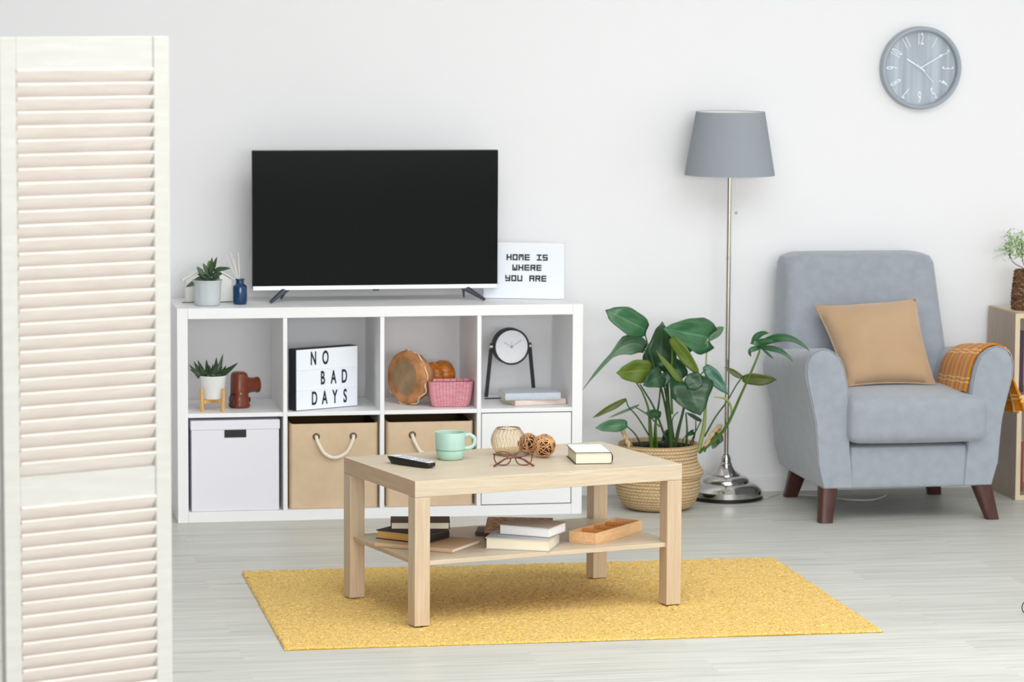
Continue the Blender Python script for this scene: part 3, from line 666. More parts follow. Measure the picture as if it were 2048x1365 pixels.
def book(name,label,fl,fr_,depth,h,cover,pages,spine='left',group=None,bt=.0022,top=None,z=None,cat='book'):
    """fl, fr_: front corners on the level it lies on; spine: left/right/back/front"""
    fl,fr_=Vector(fl),Vector(fr_); v=fr_-fl; w=math.hypot(v.x,v.y); yaw=math.atan2(v.y,v.x); zz=fl.z if z is None else z
    t=thing(name,label,cat,(fl.x,fl.y,zz+.0003),yaw,group)
    b=MB(); b.box(0,0,0,w,depth,bt); b.box(0,0,h-bt,w,depth,h)
    if spine in('left','right'):
        x0=0 if spine=='left' else w; s=1 if spine=='left' else -1
        pl=[]
        for k in range(9):
            a=-PI/2+PI*k/8; pl.append((x0-s*math.cos(a)*h*.22,h/2+math.sin(a)*h/2))
        for k in range(9):
            a=PI/2-PI*k/8; pl.append((x0-s*math.cos(a)*h*.22+s*bt,h/2+math.sin(a)*(h/2-bt*.5)))
        b.prism(pl,0,depth,'y')
    else:
        y0=depth if spine=='back' else 0; s=-1 if spine=='back' else 1
        pl=[(y0-s*math.cos(-PI/2+PI*k/8)*h*.18,h/2+math.sin(-PI/2+PI*k/8)*h/2) for k in range(9)]+[(y0-s*math.cos(PI/2-PI*k/8)*h*.18+s*bt,h/2+math.sin(PI/2-PI*k/8)*(h/2-bt*.5)) for k in range(9)]
        b.prism(pl,0,w,'x')
    b.build('cover',cover,t)
    i=.004; xa,xb,ya,yb=(i,w-i,i,depth-i)
    if spine=='left': xa=-h*.12
    if spine=='right': xb=w+h*.12
    if spine=='back': yb=depth+h*.1
    if spine=='front': ya=-h*.1
    MB().box(xa,ya,bt,xb,yb,h-bt).build('pages',pages,t)
    return t
A=on(1030,813,ZB); B=on(1131,808.5,ZB)
tb=book('book','cream and rose book at the bottom of the pair below the desk clock',A,B,.155,.020,M['cov_pinkish'],M['paper'],'front',z=ZB,group='books beside the desk clock')
A=on(1008,797,ZB+.02)+Vector((0,-.045,0)); B=on(1124,793,ZB+.02)+Vector((0,-.045,0))
A=Vector((tb.location.x-.035,tb.location.y+.006,0)); B=Vector((A.x+.205,A.y+.002,0))
tb=book('book','blue grey striped book lying on the cream and rose book',A,B,.145,.026,M['book_blue'],M['paper'],'front',z=ZB+.0205,group='books beside the desk clock')

# ------------------------------------------------------------------ coffee table
TX,TY,TYAW=.5427,-2.4986,math.radians(15.2186); RZ=.0114
T0=Vector((TX,TY,0)); tex=Vector((math.cos(TYAW),math.sin(TYAW),0)); tey=Vector((-math.sin(TYAW),math.cos(TYAW),0))
t=thing('coffee_table','pale birch coffee table with square legs and lower shelf on the yellow rug','coffee table',(TX,TY,RZ),TYAW)
tw,td=.9,.55
def side_grain(o):
    o.data.materials.append(M['birch_y'])
    for p in o.data.polygons:
        if abs(p.normal.x)>.9: p.material_index=1
side_grain(MB().box(0,0,.40-RZ+.0005,tw,td,.45-RZ).build('tabletop',M['birch_x'],t,bevel=.0015))
for x in (0,tw-.05):
    for y in (0,td-.05): MB().box(x,y,.0004,x+.05,y+.05,.40-RZ).build('leg',M['birch_z'],t,bevel=.0012)
ZS=.2055
side_grain(MB().box(.012,.012,ZS-.0135-RZ,tw-.012,td-.012,ZS-RZ).build('lower_shelf',M['birch_x'],t,bevel=.001))
def tp(x,y,z=0): return T0+tex*x+tey*y+Vector((0,0,z))

ZT=.4503
# mug
c=tp(.285,.375,ZT); t=thing('mug','mint green mug on the coffee table beside the remote control','mug',c,TYAW)
MB().lathe([(.0005,.0),(.034,0),(.038,.002),(.0425,.012),(.0445,.024),(.0450,.029)],seg=56).build('lower_body',M['mint'],t,smooth=40)
MB().lathe([(.045,.029),(.0438,.0297),(.0438,.0315),(.045,.0322)],seg=56).build('groove',M['mint_dk'],t,smooth=40)
MB().lathe([(.045,.0322),(.0465,.05),(.0475,.0835),(.0468,.0855),(.0445,.0845),(.0435,.05),(.041,.02),(.036,.008),(.0005,.006)],seg=56).build('upper_body',M['mint'],t,smooth=40)
ha=Matrix.Rotation(math.radians(-22),4,'Z')
MB().tube([ha@Vector(p) for p in crv([(.0435,0,.072),(.058,0,.0765),(.073,0,.068),(.076,0,.055),(.071,0,.042),(.058,0,.035),(.0425,0,.0345)],6)],.0048,10,flat=(1.25,.8)).build('handle',M['mint'],t,smooth=180)
# candle holder
c=on(1016,911,ZT); t=thing('candle_holder','round ribbed champagne glass candle holder on the coffee table','candle holder',c)
pr=[]
for k in range(15):
    a=math.radians(-60+k*(60+47)/14); pr.append((.0535*math.cos(a),.034+.053*math.sin(a)))
zmin=pr[0][1]; pr=[(r_,z-zmin+.0008) for r_,z in pr]; top=pr[-1]
outer=[(.0005,.0008)]+pr; inner=[(max(r_-.0022,.0005),z+ (0.003 if i<3 else 0)) for i,(r_,z) in enumerate(outer)][::-1]
MB().lathe(outer+inner,seg=112,fr=lambda a,z:1+(.016*math.cos(28*a) if z>.003 else 0)).build('glass_bowl',M['amber'],t,smooth=70)
MB().tube([Vector((top[0]*math.cos(a),top[0]*math.sin(a),top[1]+.0005)) for a in [2*PI*k/48 for k in range(48)]],.0018,6,closed=True).build('rim',M['copperline'],t,smooth=180)
for k in range(28):
    a=2*PI*(k+.5)/28; MB().tube([Vector(((r_*1.004+.0003)*math.cos(a+.05*math.sin(i*.9)),(r_*1.004+.0003)*math.sin(a+.05*math.sin(i*.9)),z)) for i,(r_,z) in enumerate(pr)],.0005,5).build('wire',M['copperline'],t,smooth=180)
# rattan balls
def rattan_ball(c,r,label,seed):
    rg=random.Random(seed); b=MB()
    for k in range(26):
        n=Vector((rg.gauss(0,1),rg.gauss(0,1),rg.gauss(0,1))).normalized(); a=n.orthogonal().normalized(); d=n.cross(a); off=rg.uniform(-.55,.55)*r; rr=math.sqrt(r*r-off*off)*rg.uniform(.95,.985); ph=rg.uniform(0,6)
        b.tube([n*(off+.06*r*math.sin(3*t_+ph))+a*rr*math.cos(t_)+d*rr*math.sin(t_) for t_ in [2*PI*j/36 for j in range(36)]],.00135,6,closed=True)
    ob=b; b=MB()
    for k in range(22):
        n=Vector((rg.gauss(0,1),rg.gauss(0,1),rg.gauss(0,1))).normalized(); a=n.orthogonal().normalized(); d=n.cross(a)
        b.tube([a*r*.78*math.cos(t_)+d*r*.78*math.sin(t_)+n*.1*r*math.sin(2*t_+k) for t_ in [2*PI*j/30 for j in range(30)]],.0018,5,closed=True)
    o=ob.build('rattan_ball',M['rattan'],smooth=180); plabel(b.build('core',M['rattan_in'],o,smooth=180),'inner strands, dark for the shade in the gaps'); o.location=c; return tag(o,label,'decorative ball','rattan balls on the coffee table')
rattan_ball(tp(.568,.290,ZT+.0375),.036,'brown woven rattan ball nearest the glasses, in front of the other ball',3)
rattan_ball(tp(.556,.374,ZT+.034),.0325,'brown woven rattan ball half hidden behind another, beside the candle holder',5)

# glasses, seen from behind with folded temples
c=tp(.405,.172,ZT); gy=TYAW+math.radians(-22)
t=thing('eyeglasses','tortoiseshell eyeglasses with folded arms standing on the coffee table','eyeglasses',c,gy)
tilt=Matrix.Rotation(math.radians(-12),4,'X')
def lens_ring(cx):
    pts=[]
    for k in range(40):
        a=2*PI*k/40; x=math.copysign(abs(math.cos(a))**.85,math.cos(a))*.0245; z=math.copysign(abs(math.sin(a))**.85,math.sin(a))*.0205
        if z>0: x*=1.06
        pts.append(tilt@Vector((cx+x,0,.0225+z)))
    return pts
for cx in (-.0325,.0325):
    pts=lens_ring(cx); MB().tube(pts,.0020,8,closed=True).build('rim',M['tort'],t,smooth=180)
    b=MB(); vs=[b.bm.verts.new(p) for p in pts]; b.bm.faces.new(vs); b.build('lens',M['lens'],t,solid=.0012)
MB().tube([tilt@Vector(p) for p in crv([(-.010,0,.026),(-.004,-.001,.030),(.004,-.001,.030),(.010,0,.026)],5)],.002,8).build('bridge',M['tort'],t,smooth=180)
for s in (-1,1):
    hp=tilt@Vector((s*.061,0,.036)); dy=-.004 if s<0 else -.008
    MB().tube([tilt@Vector((s*.056,0,.034)),hp,hp+Vector((-s*.002,-.006,-.001))],.0024,8).build('end_piece',M['tort'],t,smooth=180)
    pts=crv([hp+Vector((-s*.002,-.006,0)),(s*.03,dy-.006,.0315),(0,dy-.006,.0275),(-s*.024,dy-.009,.024),(-s*.044,dy-.016,.013),(-s*.062,dy-.024,.0028)],6)
    MB().tube(pts,[.0017+.0011*min(1,i/len(pts)*1.2) for i in range(len(pts))],8,flat=(1.3,.75)).build('temple_arm',M['tort'],t,smooth=180)

# book on the table
A=on(1150,929.5,ZT); B=on(1221,928.5,ZT)
book('book','thick book with white cover lying alone on the coffee table',A,B,.175,.0365,M['cov_green'],M['paper'],'right',bt=.0018,z=ZT)
bk=[o for o in bpy.data.objects if o.get('label','').startswith('thick book')][0]
w=(B-A).length
plabel(MB().box(.001,.001,.0363,w-.001,.174,.0372).build('cover_sheet',stripes_mat('white cover with pale stripes',(236,238,238),(224,230,230),30,(0,0,.2)),bk),'white printed upper cover')

# remote control
A=on(775,925,ZT); B=on(876,939,ZT); v=(B-A); yaw=math.atan2(v.y,v.x); L=.158
t=thing('remote_control','black and silver remote control on the left end of the coffee table','remote control',tp(.092,.366,ZT),yaw)
b=MB(); R=[]
for x,wd,z0,z1 in ((-.012,.018,.019,.0225),(-.006,.021,.013,.0235),(.006,.0225,.002,.024),(.05,.0225,.0004,.0225),(.12,.0215,.0004,.0195),(.148,.020,.001,.0175),(.158,.016,.004,.0165),(.162,.010,.008,.0155)):
    R.append([Vector((x,wd*c_,z0+(z1-z0)*s_)) for c_,s_ in ((-.86,0),(.86,0),(1,.35),(1,.85),(.9,1),(-.9,1),(-1,.85),(-1,.35))])
b.rings(R); b.build('body',M['remote_b'],t,smooth=30,bevel=.001)
b=MB(); R=[]
for x,wd,z in ((-.008,.017,.0235),(.01,.0195,.0242),(.05,.0195,.0227),(.12,.0185,.0197),(.148,.016,.0178),(.156,.012,.0169)):
    R.append([Vector((x,-wd,z)),Vector((x,wd,z)),Vector((x,wd,z+.0007)),Vector((x,-wd,z+.0007))])
b.rings(R); b.build('face_plate',M['remote_s'],t)
for i in range(9):
    for j in range(3):
        x=.028+i*.0135; z=.0242-(x)*.0425+.0002
        if i==4: continue
        MB().box(x-.0038,-.0130+j*.0105,z,x+.0030,-.0078+j*.0105,z+.0013).build('button',M['button'],t,bevel=.0008)

# ------------------------------------------------------------------ things on the lower shelf
zs=ZS+.0003
A=on(750,1094,zs); B=on(905,1107.5,zs)
g='books on the lower shelf'
book('book','thin kraft brown book lying flat under the left stack of books',A,B,.20,.0125,M['cov_kraft'],M['paper_w'],'front',group=g,z=zs)
z1=zs+.013
A=on(752,1078,z1); B=on(852,1089,z1)
book('book','black covered book with ochre page edges in the middle of the left stack',A,B,.125,.0275,M['cov_black'],M['paper_o'],'right',group=g,z=z1)
z2=z1+.028
A=on(781,1060,z2); B=on(900,1060,z2)
book('book','small dark brown book on top of the left stack',A,B,.115,.0225,M['cov_brown'],M['paper'],'back',group=g,z=z2)
A=on(970,1099,zs); B=on(1099,1104.5,zs)
book('book','thick cream paged book with blue grey cover on the lower shelf',A,B,.145,.036,M['cov_grey'],M['paper'],'back',group=g,z=zs)
z1=zs+.0363; A=on(997,1069.5,z1); B=on(1099,1077.5,z1)
book('book','white paged book with taupe cover lying on the thick cream paged book',A,B,.13,.0315,M['cov_taupe'],M['paper_w'],'back',group=g,z=z1)
# brown notebook pair behind
A2=tp(.366,.288,zs); B2=tp(.544,.189,zs); dv=(B2-A2).normalized(); nv=Vector((-dv.y,dv.x,0)); TL=math.radians(12)
tb=book('book','brown woven cover book tilted behind the two pale books on the lower shelf',A2,B2,.138,.021,M['woven_brown'],M['cov_brown'],'left',group=g,z=zs)
tb.rotation_euler.x=TL
A3=A2+nv*.064-dv*.034; B3=B2+nv*.064-dv*.05
book('book','plain dark brown book propping up the brown woven book',A3,B3,.10,.0125,M['cov_brown'],M['cov_brown'],'left',group=g,z=zs,bt=.0015)
# compartment tray
A=on(1137,1085,zs); B=on(1192,1091,zs); C_=on(1284,1063.5,zs)
v1=(B-A); v2=(C_-B); yaw=math.atan2(v2.y,v2.x); L=v2.length; Wd=v1.length*.97
t=thing('wooden_tray','pine tray with open compartments at right end of lower shelf','tray',(B.x,B.y,zs),yaw)
hh=.036; th=.006
MB().box(.001,.001,.0003,L-.001,Wd-.001,.005).build('base',M['pine'],t)
MB().box(0,0,.0052,L,th,hh).build('side',M['pine'],t,bevel=.001); MB().box(0,Wd-th,.0052,L,Wd,hh).build('side',M['pine'],t,bevel=.001)
MB().box(0,th+.0002,.0052,th,Wd-th-.0002,hh).build('end',M['pine'],t,bevel=.001); MB().box(L-th,th+.0002,.0052,L,Wd-th-.0002,hh).build('end',M['pine'],t,bevel=.001)
for k in (1,2,3): MB().box(L*k/4-.0025,th+.0002,.0052,L*k/4+.0025,Wd-th-.0002,hh-.002).build('divider',M['pine_dk'],t)

# ------------------------------------------------------------------ rug
RX0,RX1,RY0_,RY1_=.127,1.920,-2.737,-1.470
nx,ny=400,280
xs=np.linspace(RX0,RX1,nx); ys=np.linspace(RY0_,RY1_,ny); X,Y=np.meshgrid(xs,ys)
rz=RNG.random((ny,nx)); rz=(rz*1.0+np.roll(rz,1,1)*.6+np.roll(rz,1,0)*.4)/2.0
Z=.0030+.0085*rz+.0006*np.sin(X*31)*np.sin(Y*27)
edge=np.minimum(np.minimum(X-RX0,RX1-X),np.minimum(Y-RY0_,RY1_-Y)); Z=np.where(edge<.004,.0012,Z)
X2=X+RNG.normal(0,.0013,X.shape); Y2=Y+RNG.normal(0,.0013,X.shape)+.003*np.sin(X*5)
me=grid_mesh('rug_pile',np.stack([X2,Y2,Z],-1)-np.array([RX0,RY0_,0]))
t=thing('rug','mustard yellow looped wool rug under the coffee table','rug',(RX0,RY0_,.0002))
link('pile',me,M['rug'],t,smooth=180)
b=MB(); b.box(.002,.002,.0002,RX1-RX0-.002,RY1_-RY0_-.002,.0030); b.build('backing',M['rug_edge'],t)

# ------------------------------------------------------------------ floor lamp
LX,LY=2.080,-.157
t=thing('floor_lamp','tall silver floor lamp with a grey tapered shade between plant and armchair','floor lamp',(LX,LY,.0003))
MB().lathe([(.0005,.001),(.136,.001),(.139,.004),(.139,.010),(.136,.0115)],seg=72).build('base_pad',M['slot'],t,smooth=40)
prof=[(.135,.0115),(.137,.014),(.137,.034),(.1335,.037),(.128,.044),(.114,.055),(.098,.0615),(.089,.0635),(.0885,.068),(.086,.074),(.079,.081),(.065,.0865),(.055,.089),(.0545,.0925),(.047,.098),(.034,.108),(.026,.119),(.0225,.128),(.0225,.132),(.019,.136),(.018,.142),(.0185,.150),(.016,.158),(.0125,.162),(.0115,.166)]
plabel(MB().lathe(prof,seg=80).build('base',M['chrome'],t,smooth=35),'stepped polished chrome base')
MB().lathe([(.0085,.16),(.0085,.52)],seg=24).build('pole',M['chrome'],t,smooth=60); MB().lathe([(.0085,.527),(.0085,.905)],seg=24).build('pole',M['nickel'],t,smooth=60); MB().lathe([(.0082,.912),(.0082,1.30)],seg=24,cap1=True).build('pole',M['nickel'],t,smooth=60)
for z in (.52,.905): MB().lathe([(.0085,z),(.0098,z+.001),(.0098,z+.006),(.0085,z+.007)],seg=24).build('joint',M['chrome'],t,smooth=40)
z0,z1,r0,r1=1.2185,1.4545,.1685,.1285
MB().lathe([(r0-.0012,z0),(r0,z0),(r1,z1),(r1-.0012,z1)],seg=80).build('shade',M['shade'],t,smooth=40)
MB().lathe([(r0-.0015,z0+.001),(r1-.0015,z1-.001)],seg=80).build('shade_lining',M['shade_in'],t,smooth=180)
b=MB(); zz=1.30
for k in range(3):
    a=2*PI*k/3+.5; b.tube([(0,0,zz),(.155*math.cos(a)*.99,.155*math.sin(a)*.99,zz)],.0015,6)
b.build('shade_spider',M['nickel'],t,smooth=180)
MB().lathe([(.0005,1.395),(.012,1.39),(.026,1.372),(.03,1.352),(.022,1.33),(.014,1.31),(.014,1.295)],seg=24).build('bulb',M['shade_in'],t,smooth=180)
MB().cyl((.024,-.012,1.083),(.024,-.012,1.30),.0007,.0007,6).build('pull_chain',M['nickel'],t); MB().ball((.024,-.012,1.078),.0055).build('chain_ball',M['chrome'],t,smooth=180)
cp=[Vector((.13,.03,.006))]+[p-t.location for p in [on(1533,996,.003),on(1560,988,.003),on(1600,990,.003),on(1668,996,.003),on(1700,1000,.003),on(1745,1000,.003),on(1775,990,.003)]]
MB().tube(crv(cp,6),.0028,8).build('power_cord',M['cord'],t,smooth=180)

# ------------------------------------------------------------------ basket and monstera
BX,BY=1.772,-.357
prof=[]; key=[(.100,.002),(.125,.014),(.146,.045),(.1555,.085),(.157,.112),(.160,.122),(.168,.133),(.170,.139),(.166,.147),(.156,.160),(.146,.180),(.1435,.205),(.1455,.228),(.1475,.244)]
kp=crv([Vector((r_,0,z)) for r_,z in key],12); SEG=300; rows=[]; tone=[]; acc=0; prev=kp[0]
for i,p in enumerate(kp):
    acc+=(p-prev).length; prev=p; rowi=acc/.0125; fr_=rowi-math.floor(rowi); k=int(math.floor(rowi)); ring=[]; tn=[]
    for j in range(SEG):
        a=2*PI*j/SEG; ph=(j/SEG*75+(.5 if k%2 else 0)+ (fr_-.5)*(.8 if k%2 else -.8))%1
        d=.0046*abs(math.sin(PI*fr_))**.6*(abs(math.sin(PI*ph))**.7*.75+.25); r_=p.x+d-.003
        ring.append((r_*math.cos(a),r_*math.sin(a),p.z)); tn.append(min(1,d/.0046*.75+.25*random.random()))
    rows.append(ring); tone+=tn
# rim and inside wall
for (r_,z) in ((.146,.2455),(.1405,.2445),(.137,.22),(.138,.19)):
    rows.append([(r_*math.cos(2*PI*j/SEG),r_*math.sin(2*PI*j/SEG),z) for j in range(SEG)]); tone+=[.35+.3*random.random() for j in range(SEG)]
me=grid_mesh('basket_body',rows,close=True); at_=me.attributes.new('tone','FLOAT','POINT'); at_.data.foreach_set('value',tone)
t=thing('seagrass_basket','woven seagrass belly basket holding the large leafy plant','basket',(BX,BY,.0004))
bm=bmesh.new(); bm.from_mesh(me); bm.verts.ensure_lookup_table(); bm.faces.new([bm.verts[j] for j in range(SEG)][::-1]); bm.to_mesh(me); bm.free()
link('woven_body',me,M['seagrass'],t,smooth=180)
for s,(q0,q1,q2,dep) in enumerate([((1264,893),(1248,863),(1247,868),-.34),((1403,893),(1441,852),(1428,880),-.33)]):
    if s==0: pts=[(1262,908,-.42),(1255,885,-.43),(1246,865,-.40),(1245,862,-.34),(1250,872,-.29),(1262,893,-.27)]
    else: pts=[(1410,893,-.42),(1425,868,-.42),(1437,855,-.40),(1440,853,-.34),(1432,870,-.30),(1412,888,-.28)]
    P3=[local(at(*p),t) for p in pts]
    b=MB(); C3=crv(P3,8); 
    for ph in (0,PI): 
        b.tube([c+Vector((.004*math.cos(i*.8+ph),.004*math.sin(i*.8+ph),0)) for i,c in enumerate(C3)],.0055,8)
    me=b.bm; o=b.build('handle',M['seagrass'],t,smooth=180); a2=o.data.attributes.new('tone','FLOAT','POINT'); a2.data.foreach_set('value',[.4+.4*random.random() for _ in o.data.vertices])
t=thing('monstera_plant','tall monstera plant with broad green leaves growing in the seagrass basket','potted plant',(BX,BY,.006))
MB().lathe([(.0005,.004),(.10,.004),(.128,.20),(.1335,.222),(.1335,.226),(.130,.226),(.126,.20),(.0005,.2)],seg=64).build('nursery_pot',M['pot_in'],t,smooth=40)
b=MB(); rg=random.Random(4); R=[]
for r_ in (.0005,.03,.06,.09,.115,.1285): R.append([Vector((r_*math.cos(a),r_*math.sin(a),.214+rg.uniform(-.004,.006))) for a in [2*PI*k/40 for k in range(40)]])
b.rings(R,True,False,False); b.build('soil',M['soil'],t,smooth=180)
def zp(zx,zy,y): return at(1150+zx*.24902,580+zy*.24902,y)
K=.24902/6500*11.9     # metres per zoomed pixel near the plant
LV=[ # base, tip, apparent width, depth base/tip, material, normal, bend, shape, mid
 ((575,325),(243,163),240,-.42,-.46,'leafA',(.1,-1,.3),.10,'lance',(410,243)),
 ((560,480),(62,803),185,-.36,-.44,'leafD',(.25,-1,.3),.0,'tail',(370,470)),
 ((1072,385),(708,312),290,-.40,-.47,'leafA',(0,-1,.35),.08,'heart',None),
 ((1050,395),(1197,298),95,-.40,-.36,'leafD',(.2,-1,.5),.05,'lance',None),
 ((1075,400),(988,452),40,-.405,-.43,'leafD',(.2,-1,.5),.05,'lance',None),
 ((680,640),(702,255),270,-.33,-.36,'leafB',(-.2,-1,.35),.05,'heart',None),
 ((770,560),(640,470),230,-.35,-.30,'leafB',(-.1,-1,.3),.05,'heart',None),
 ((775,385),(1003,695),125,-.47,-.50,'leafC',(-.5,-1,-.2),-.04,'lance',None),
 ((615,640),(332,668),220,-.42,-.45,'leafC',(.15,-1,-.1),.04,'lance',None),
 ((690,690),(545,770),165,-.46,-.50,'leafB',(.1,-1,.35),.05,'heart',None),
 ((690,745),(775,655),105,-.45,-.44,'leafB',(-.1,-1,.35),.05,'heart',None),
 ((905,745),(1005,1010),350,-.50,-.53,'leafB',(.05,-1,.3),.06,'heart',None),
 ((1000,790),(905,680),130,-.52,-.50,'leafB',(.1,-1,-.2),.05,'round',None),
 ((1045,610),(1224,838),120,-.45,-.47,'leafF',(-.25,-1,.25),.05,'lance',None),
 ((1345,712),(1620,722),115,-.40,-.43,'leafE',(.05,-1,-.25),.10,'lance',None),
 ((1345,708),(1198,618),55,-.40,-.38,'leafE',(.1,-1,-.2),.05,'lance',None),
 ((412,880),(140,1030),60,-.42,-.44,'leafE',(.3,-1,.1),-.05,'lance',None),
 ((515,925),(268,1030),26,-.40,-.42,'leafD',(.2,-1,.2),.02,'lance',None),
 ((420,1080),(163,1112),118,-.44,-.46,'leafA',(.1,-1,.45),.06,'lance',None),
 ((690,1005),(562,990),85,-.45,-.47,'leafB',(.1,-1,.3),.05,'lance',None),
 ((1015,1055),(890,985),40,-.44,-.45,'leafB',(.1,-1,.3),.05,'lance',None),
 ((1150,1165),(1105,1280),100,-.36,-.37,'leafB',(-.2,-1,.2),.04,'heart',None),
 ((950,1140),(880,1180),40,-.40,-.42,'leafB',(.1,-1,.4),.04,'heart',None),
 ((770,1150),(690,1230),95,-.36,-.37,'leafB',(.2,-1,.3),.04,'heart',None),
 ((890,790),(650,488),62,-.47,-.46,'leafC',(.5,-1,-.1),-.03,'lance',None),
 ((830,640),(770,815),120,-.43,-.45,'leafA',(.2,-1,.3),.03,'lance',None),
 ((830,470),(965,460),120,-.40,-.42,'leafB',(0,-1,.3),.05,'lance',None),
 ((880,700),(770,540),130,-.38,-.40,'leafB',(0,-1,.3),.05,'lance',None),
]
for (a,c,w,y0,y1,m,nr,be,sh,mid) in LV:
    A=local(zp(*a,y0),t); B=local(zp(*c,y1),t); md=None if mid is None else local(zp(*mid,(y0+y1)/2-.03),t)
    o=add_leaf(t,M[m],A,B,w*K*1.12,(nr[0],nr[1],nr[2]*.6),shape=sh,bend=be,fold=.16,mid=md)
    if m=='leafC': plabel(o,'yellow green leaf')
# split leaf reaching to the armchair: one mesh of lobes
V=[];Fc=[];UVl=[]
for (a,c,w,md,nr) in (((1462,452),(1885,494),88,(1690,388),(0,-1,.3)),((1490,462),(1750,582),66,(1650,496),(.1,-1,.3)),((1425,436),(1562,350),66,(1478,362),(-.1,-1,.3)),((1510,450),(1406,430),48,(1450,428),(.1,-1,.3)),((1495,466),(1596,557),26,(1555,520),(-.2,-1,.1)),((1488,470),(1416,540),56,(1412,486),(.2,-1,.2)),((1440,440),(1600,420),60,(1520,412),(0,-1,.3))):
    sh='lance'
    P,UV=leaf_pts(local(zp(*a,-.62),t),local(zp(*c,-.62-.27*max(0,(c[0]-1480)/400)),t),w*K,nr,shape=sh,fold=.1,mid=local(zp(*md,-.64-.14*max(0,(md[0]-1480)/400)),t)); b0=len(V); r_,c_=len(P),len(P[0])
    V+=[p for row in P for p in row]; UVl+=[q for row in UV for q in row]
    for i in range(r_-1):
        for j in range(c_-1): Fc.append((b0+i*c_+j,b0+i*c_+j+1,b0+(i+1)*c_+j+1,b0+(i+1)*c_+j))
me=bpy.data.meshes.new('leaf'); me.from_pydata(V,[],Fc); l=me.uv_layers.new(name='UVMap')
for lp in me.loops: l.data[lp.index].uv=UVl[lp.vertex_index]
plabel(link('leaf',me,M['leafA'],t,smooth=180,solid=.0009),'deeply split leaf reaching towards the armchair')
ST=[ # zoomed points, radius list, material
 ([(775,1270),(765,1130),(745,900),(740,740)],[.0085,.008,.0065,.0045],'stem_d',-.40),
 ([(990,1262),(1035,1100),(1048,900),(1050,640),(1065,390)],[.0075,.0065,.004,.0025,.002],'pale_stem',-.41),
 ([(795,1270),(830,1130),(872,960),(905,760)],[.006,.0055,.004,.002],'stem_d',-.44),
 ([(620,1265),(605,1130),(590,960),(540,820),(495,735),(560,640)],[.007,.006,.0035,.0025,.002,.002],'stem',-.42),
 ([(640,1265),(645,1100),(675,900),(690,720)],[.0045,.004,.003,.002],'stem_d',-.44),
 ([(770,1210),(735,980),(690,790),(640,630),(585,440),(552,318)],[.005,.004,.003,.0025,.002,.002],'stem_d',-.41),
 ([(730,1200),(640,960),(560,820),(520,760)],[.004,.003,.0025,.002],'stem_d',-.38),
 ([(998,1256),(1150,1180),(1235,1060),(1330,850),(1420,650),(1480,500),(1482,460)],[.006,.0055,.005,.004,.0035,.003,.002],'stem',-.62),
 ([(1040,1180),(1130,1020),(1215,905),(1300,760),(1345,705)],[.003,.0026,.0024,.0022,.002],'stem_d',-.39),
 ([(1258,1000),(1250,930),(1205,875),(1112,862)],[.003,.0035,.0035,.001],'pale_stem',-.46),
 ([(600,1180),(500,1020),(430,940),(410,880)],[.0028,.0024,.002,.0018],'stem_d',-.42),
 ([(560,1240),(490,1170),(415,1095)],[.0026,.0024,.002],'stem_d',-.44),
 ([(680,1100),(590,1010),(490,945)],[.0022,.002,.0018],'stem_d',-.41),
 ([(890,1265),(900,1130),(890,990)],[.0045,.003,.002],'stem_d',-.43),
 ([(930,1265),(965,1150),(970,1050)],[.0022,.002,.0016],'stem_d',-.42),
 ([(900,1265),(960,1160),(1015,1050)],[.0026,.0022,.0018],'stem_d',-.41),
 ([(660,1260),(650,1120),(660,1000)],[.0035,.003,.002],'stem',-.46),
 ([(820,1260),(780,1060),(830,980)],[.002,.0018,.0015],'stem_d',-.37),
 ([(1050,640),(1010,680),(1000,690)],[.002,.002,.002],'stem_d',-.46),
 ([(740,900),(700,700),(660,600)],[.003,.0025,.002],'stem_d',-.36),
 ([(780,1000),(770,700),(780,560),(775,385)],[.004,.003,.0025,.002],'stem',-.44),
 ([(1040,1240),(1100,1190),(1150,1165)],[.0025,.002,.0018],'stem',-.38),
 ([(850,1260),(870,1200),(950,1140)],[.002,.0018,.0015],'stem_d',-.40),
 ([(735,1000),(690,780),(585,560),(560,480)],[.003,.0025,.002,.002],'stem_d',-.37),
]
for pts,rs,m,y in ST:
    n=len(pts); base=local(zp(*pts[0],BY-.02 if pts[0][1]>1150 else y),t)
    P3=[]
    for i,p in enumerate(pts):
        yy=(BY-.03)+(y-(BY-.03))*min(1,i/max(1,n-1)*1.6) if pts[0][1]>1150 else y
        P3.append(local(zp(*p,yy),t))
    if pts[0][1]>1220: P3[0].z=.205
    C3=crv(P3,6); RR=np.interp(np.linspace(0,n-1,len(C3)),range(n),rs)*1.2
    MB().tube(C3,list(RR),8).build('stem',M[m],t,smooth=180)

